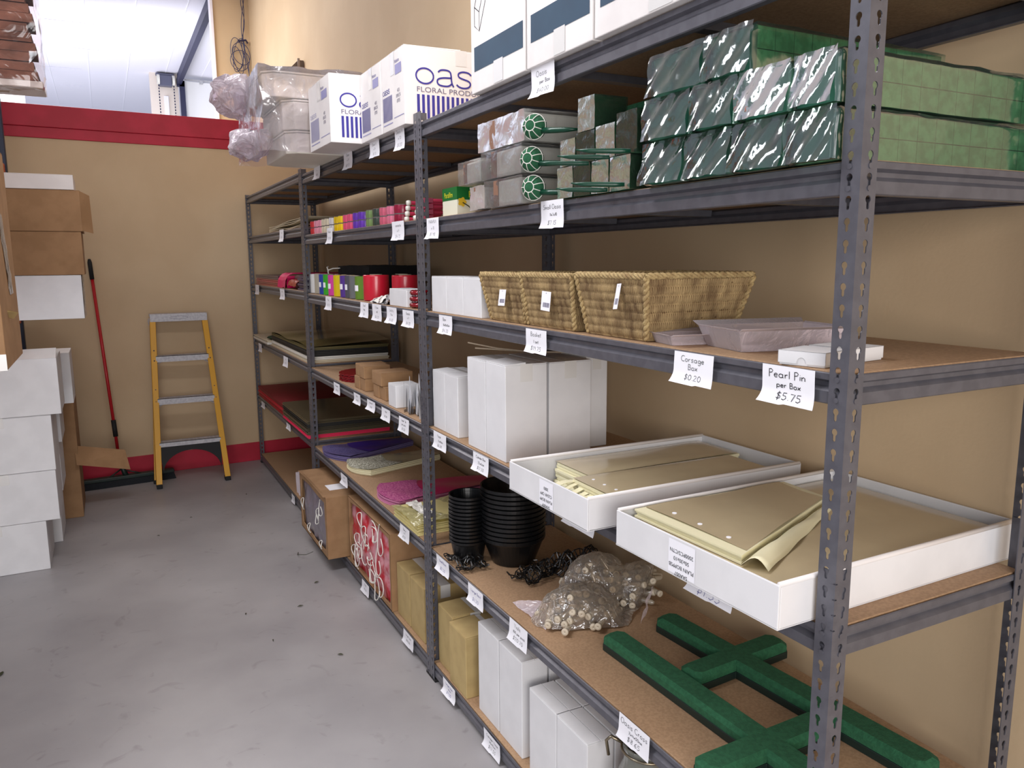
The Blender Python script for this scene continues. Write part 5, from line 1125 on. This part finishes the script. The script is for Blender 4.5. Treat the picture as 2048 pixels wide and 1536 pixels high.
# ------------------------------------------------------------------ left side: pallet rack and cartons
t = thing('pallet_rack', 'navy blue rack upright with orange beams behind the piled cartons', 'rack', (-1.75, 4.0, 0))
for y in (2.05,):
    mb = MB(); mb.box(-.03, .04, y - .04, y + .04, 0, 3.4); mb.build('upright', 'rackblue', t, bevel=.004)
mb = MB(); mb.box(-.75, -.69, 2.01, 2.09, 0, 3.4); mb.build('upright', 'rackblue', t, bevel=.004)
for zz in (1.36, 2.42):
    mb = MB(); mb.box(-.02, .03, -2.3, 2.005, zz, zz + .10); mb.build('beam', 'rackorange', t, bevel=.004)
    mb = MB(); mb.box(-.72, -.02, -2.3, 2.005, zz + .09, zz + .105); mb.build('deck', 'board', t)
    mb = MB(); mb.box(-.66, -.03, 2.03, 2.07, zz - .3, zz - .26); mb.build('brace', 'rackblue', t)
def lcarton(label, x0, x1, y0, y1, z0_, z1_, m, flap=False, rz=0, g='cartons piled on the far side of the aisle', **k):
    return carton('carton', label, 'box', x0, x1, y0, y1, z0_, z1_, m, g, rz=rz, **k)
lcarton('white carton at floor level, lowest of the front pile', -2.05, -1.556, 4.293, 4.72, .001, .297, 'white')
lcarton('white carton second up from the floor, front pile', -2.00, -1.482, 4.293, 4.74, .299, .598, 'white')
lcarton('white carton third up from the floor, front pile', -2.00, -1.478, 4.300, 4.75, .600, .930, 'white')
t = lcarton('white carton on top of the front floor pile with a raised lid edge', -1.95, -1.422, 4.293, 4.73, .932, 1.262, 'white')
mb = MB(); mb.hexa([(-.264, -.218, .33), (.262, -.218, .33), (.262, -.2, .33), (-.264, -.2, .33)], [(-.264, -.10, .372), (.262, -.10, .378), (.262, -.094, .372), (-.264, -.094, .368)]); mb.build('raised_flap', 'whitewarm', t)
lcarton('white carton at floor level in the pile behind', -2.0, -1.510, 4.79, 5.2, .001, .34, 'white')
lcarton('white carton second up in the pile behind', -2.0, -1.482, 4.79, 5.2, .342, .66, 'white')
lcarton('white carton third up in the pile behind', -2.0, -1.462, 4.80, 5.2, .662, .905, 'white')
lcarton('small white carton on top of the pile behind, peeking out past the front pile', -1.9, -1.376, 4.82, 5.16, .907, 1.235, 'white')
t = lcarton('tall brown carton with an open flap standing beside the wall behind the white piles', -1.95, -1.400, 5.3, 5.8, .001, .90, 'kraft', tape=False)
mb = MB(); mb.hexa([(.262, -.30, .395), (.60, -.16, .285), (.60, -.154, .285), (.262, -.294, .395)], [(.25, -.22, .52), (.575, -.10, .425), (.575, -.094, .425), (.25, -.214, .52)]); mb.build('open_flap', 'kraft', t, bevel=.001)
t = lcarton('white carton overhanging the rack, below two brown cartons', -2.25, -1.256, 4.293, 4.75, 1.484, 1.735, 'white', tape=False)
mb = MB(); mb.grid(lambda u, v: (lambda q: (max(q[0], .4985), q[1], q[2]))(crinkle((.500, -.228 + .456 * u, .25 * v), .006, 20, 4)), 12, 8); mb.build('end_wrap', 'clear', t)
lcarton('brown carton resting on the overhanging white one', -2.2, -1.236, 4.293, 4.72, 1.737, 1.982, 'kraft')
t = lcarton('brown carton with an open side flap, under the flat white box', -2.2, -1.226, 4.293, 4.72, 1.984, 2.215, 'kraft')
mb = MB(); mb.hexa([(.487, -.213, .004), (.54, -.170, -.010), (.54, -.165, -.010), (.487, -.208, .004)], [(.487, -.213, .228), (.535, -.170, .205), (.535, -.165, .205), (.487, -.208, .228)]); mb.build('side_flap', 'kraft', t)
lcarton('flat white box on top of the brown cartons', -2.1, -1.252, 4.293, 4.70, 2.217, 2.300, 'whitewarm', tape=False)
t = lcarton('brown carton sealed with shiny tape, nearest on the rack', -1.95, -1.419, 1.870, 2.385, 1.482, 2.18, 'kraft')
mb = MB(); mb.grid(lambda u, v: (lambda q: (max(q[0], .2665), q[1], q[2]))(crinkle((.267, -.10 + .12 * u + .12 * (1 - v), .22 + .26 * v), .004, 30, 3)), 8, 12); mb.build('shiny_tape', 'clear', t)
mb = MB(); mb.hexa([(.155, -.265, .195), (.275, -.05, .145), (.277, -.05, .145), (.157, -.267, .195)], [(.150, -.268, .222), (.290, -.06, .165), (.292, -.06, .165), (.152, -.270, .222)]); mb.build('loose_strip', 'tankraft', t, solid=.001)
mb = MB(); mb.box(-.266, .2660, -.2590, -.2578, .0, .05); mb.build('bottom_tape', 'tape', t)
t = thing('wrapped_bundle', 'plastic wrapped bundle of brown flattened cartons hanging over the aisle at the top', 'bundle', (-1.32, 3.2, 2.56))
mb = MB()
for k in range(11): mb.box(-.75, -.005 - .012 * (k % 3), .0 + .006 * (k % 2), .20, .03 + k * .040, .03 + k * .040 + .037)
mb.build('flattened_cartons', colm('dark_kraft', (128, 84, 66), .8, col2=(108, 70, 54), scale=9), t)
mb = MB(); mb.box(-.75, .012, -.004, .21, .0, .029); mb.build('foam_base', 'whitewarm', t, bevel=.004)
mb = MB(); crumpled_box(mb, -.76, .016, -.016, .22, .0, .50, .05, .010, 9, 5); mb.build('wrap', film('bundle_wrap', (246, 240, 238), .985, .1, .3, 6, .05), t)

# ------------------------------------------------------------------ step ladder
t = thing('step_ladder', 'yellow fibreglass step ladder with aluminium steps and black feet against the cream wall', 'ladder', (-.61, 5.80, 0), .0)
def fr(s, a): return s * (.262 - .062 * a)          # half width at height fraction a
HL = 1.36; lean = .38
for s in (-1, 1):
    p0, p1 = (s * .262, 0), (s * .200, HL); mb = MB()
    def rail(dy0, dy1, w_, d_, x_off=0):
        b = [(s * .262 - w_ / 2 + x_off, dy0, .03), (s * .262 + w_ / 2 + x_off, dy0, .03), (s * .262 + w_ / 2 + x_off, dy0 + d_, .03), (s * .262 - w_ / 2 + x_off, dy0 + d_, .03)]
        tt = [(s * .200 - w_ / 2 + x_off, dy1, HL), (s * .200 + w_ / 2 + x_off, dy1, HL), (s * .200 + w_ / 2 + x_off, dy1 + d_, HL), (s * .200 - w_ / 2 + x_off, dy1 + d_, HL)]
        return b, tt
    mb.hexa(*rail(0, lean, .044, .008)); mb.hexa(*rail(.0075, lean + .0075, .006, .07, s * .019)); mb.build('front_rail', 'fibre', t, bevel=.002)
    mb = MB(); b = [(s * .28 - .012, .17, .03), (s * .28 + .012, .17, .03), (s * .28 + .012, .195, .03), (s * .28 - .012, .195, .03)]; tt = [(s * .196 - .012, lean + .075, HL - .02), (s * .196 + .012, lean + .075, HL - .02), (s * .196 + .012, lean + .10, HL - .02), (s * .196 - .012, lean + .10, HL - .02)]
    mb.hexa(b, tt); mb.build('rear_rail', 'fibre', t, bevel=.002)
    mb = MB(); mb.box(s * .262 - .022, s * .262 + .022, -.012, .07, 0, .035); mb.build('foot', 'rubber', t, bevel=.005)
    mb = MB(); mb.box(s * .28 - .018, s * .28 + .018, .16, .205, 0, .032); mb.build('foot', 'rubber', t, bevel=.005)
    mb = MB()
    for a in (.09, .27, .32, .5, .57, .74, .8):
        z = HL * a; y = lean * a - .001; mb.lathe([(.0001, -.004), (.005, -.003), (.006, .002)], (fr(s, a), y, z), 10, axis='y')
    mb.build('rivet', 'darksteel', t)
for a in (.25, .505, .755):
    z = HL * a; y = lean * a; hw = fr(1, a) - .012; mb = MB(); mb.box(-hw, hw, y - .008, y + .082, z + .012, z + .016); mb.box(-hw, hw, y - .008, y - .005, z - .034, z + .016); mb.box(-hw, hw, y + .079, y + .082, z - .024, z + .016)
    for q in (-.55, .45): mb.lathe([(.0001, -.003), (.006, -.002), (.007, .001)], (hw * q, y - .008, z - .002), 10, axis='y')
    mb.build('step', 'alu', t)
    for s in (-1, 1):
        mb = MB(); mb.tube([(s * (hw - .002), y + .02, z - .055), (s * (hw - .06), y + .02, z - .022)], .005, 6); mb.build('step_brace', 'alu', t)
mb = MB(); mb.box(-.222, .222, lean - .012, lean + .115, HL, HL + .022); mb.box(-.222, .222, lean - .0125, lean - .0085, HL - .042, HL + .019); mb.box(-.222, .222, lean + .1115, lean + .1155, HL - .042, HL + .019); mb.build('top_cap', 'alu', t, bevel=.002)
mb = MB(); ov = [(.07 * math.cos(2 * PI * i / 30), .012 * math.sin(2 * PI * i / 30)) for i in range(31)]; P = place_on((0, lean - .0125, HL - .010), (1, 0, 0), (0, 0, 1), .0006); ribbon(mb, ov, .002, P); mb.build('embossed_oval', 'greyink', t)
mb = MB(); zz = HL * .245; yy = lean * .245; out = [(-.25, 0), (-.25, -.10), (-.235, -.28), (-.225, -.28)] 
n = 18; arch = [(.222 * math.cos(PI * i / n), -.22 + .165 * math.sin(PI * i / n)) for i in range(n + 1)]
top = [(-.238 + .476 * i / n, -.012) for i in range(n + 1)][::-1]
vs = [(p[0], yy + .004 + p[1] * .28, zz + p[1]) for p in arch] + [(q[0], yy + .004 + q[1] * .28, zz + q[1]) for q in top]; mb.add(vs, [(i, i + 1, n + 1 + i + 1, n + 1 + i) for i in range(n)]); mb.build('arch_brace', 'rubber', t, solid=.012)
mb = MB(); mb.tube([(.215, lean * .72 + .03, HL * .68), (.235, lean * .56 + .10, HL * .50), (.245, lean * .5 + .13, HL * .46)], .006, 6); mb.build('spreader', 'alu', t)
mb = MB(); mb.tube([(-.226, lean, HL - .01), (-.238, lean, HL - .035), (-.230, lean, HL - .07), (-.226, lean, HL - .01)], .003, 5); mb.build('hook', 'alu', t)

# ------------------------------------------------------------------ floor squeegee broom
t = thing('floor_broom', 'wide dark floor broom with a red pole leaning on the cream wall', 'broom', (-1.10, 6.06, 0), .10)
a0, a1 = Vector((-.035, .065, .13)), Vector((-.110, .255, 1.835)); d = (a1 - a0)
mb = MB(); mb.tube([a0, a0 + d * .92], .0125, 14); mb.build('pole', 'redpaint', t, smooth=True)
mb = MB(); mb.tube([a0 + d * .905, a0 + d * .985, a1], [.0165, .0165, .010], 14); mb.build('grip', 'rubber', t, smooth=True)
mb = MB(); mb.tube([a0 + d * .155, a0 + d * .235], .0185, 14); mb.build('joint_sleeve', 'rubber', t, smooth=True)
mb = MB(); mb.tube([(0, .03, .065), a0 + d * .03], [.022, .017], 12); mb.tube([(-.13, .03, .07), a0 - Vector((0, 0, .01))], .006, 6); mb.tube([(.13, .03, .07), a0 - Vector((0, 0, .01))], .006, 6); mb.build('socket', 'blackgreen', t, smooth=True)
mb = MB(); mb.box(-.365, .365, .0, .07, .048, .078); mb.build('head', 'blackgreen', t, bevel=.006)
mb = MB(); mb.hexa([(-.372, -.022, .001), (.372, -.022, .001), (.372, .075, .001), (-.372, .075, .001)], [(-.362, .006, .05), (.362, .006, .05), (.362, .066, .05), (-.362, .066, .05)]); mb.build('bristles', 'bristle', t)

# ------------------------------------------------------------------ leaf litter on the floor
r = random.Random(9)
for i, (x, y, s) in enumerate(((-1.68, 2.99, .028), (-.62, 3.10, .012), (-.20, 3.33, .02), (-.30, 2.45, .018), (-.35, 3.06, .02), (-.55, 2.74, .010), (-.95, 4.6, .012), (-.72, 4.9, .012), (-.28, 5.3, .014))):
    t = thing('leaf_scrap', 'dry leaf scrap on the concrete floor, %s' % ('largest one by the carton pile', 'tiny one in the middle of the aisle', 'dark one beside the red bag carton', 'twig like one near the middle post', 'curled one beside the open carton', 'speck between the aisle middle and the shelves', 'near the white carton piles', 'near the broom', 'near the far bay')[i], 'leaf', (x, y, .0006), r.uniform(0, 3), 'dry scraps on the floor')
    mb = MB(); mb.grid(lambda u, v: (s * 1.6 * (u - .5), s * .6 * (v - .5) * math.sin(PI * u), .003 + .006 * math.sin(PI * u) * abs(v - .5)), 6, 3); mb.build('leaf', colm('dry_leaf', (60, 62, 40), .9), t, solid=.0008)
t = thing('grass_stalk', 'bent dry stalk on the floor below the open carton', 'stalk', (-.19, 3.75, .002)); mb = MB(); mb.tube([(0, .10, .0015), (-.02, .03, .012), (.02, -.04, .03), (.05, -.09, .06)], .0018, 5); mb.build('stalk', colm('dry_leaf', (60, 62, 40), .9), t)
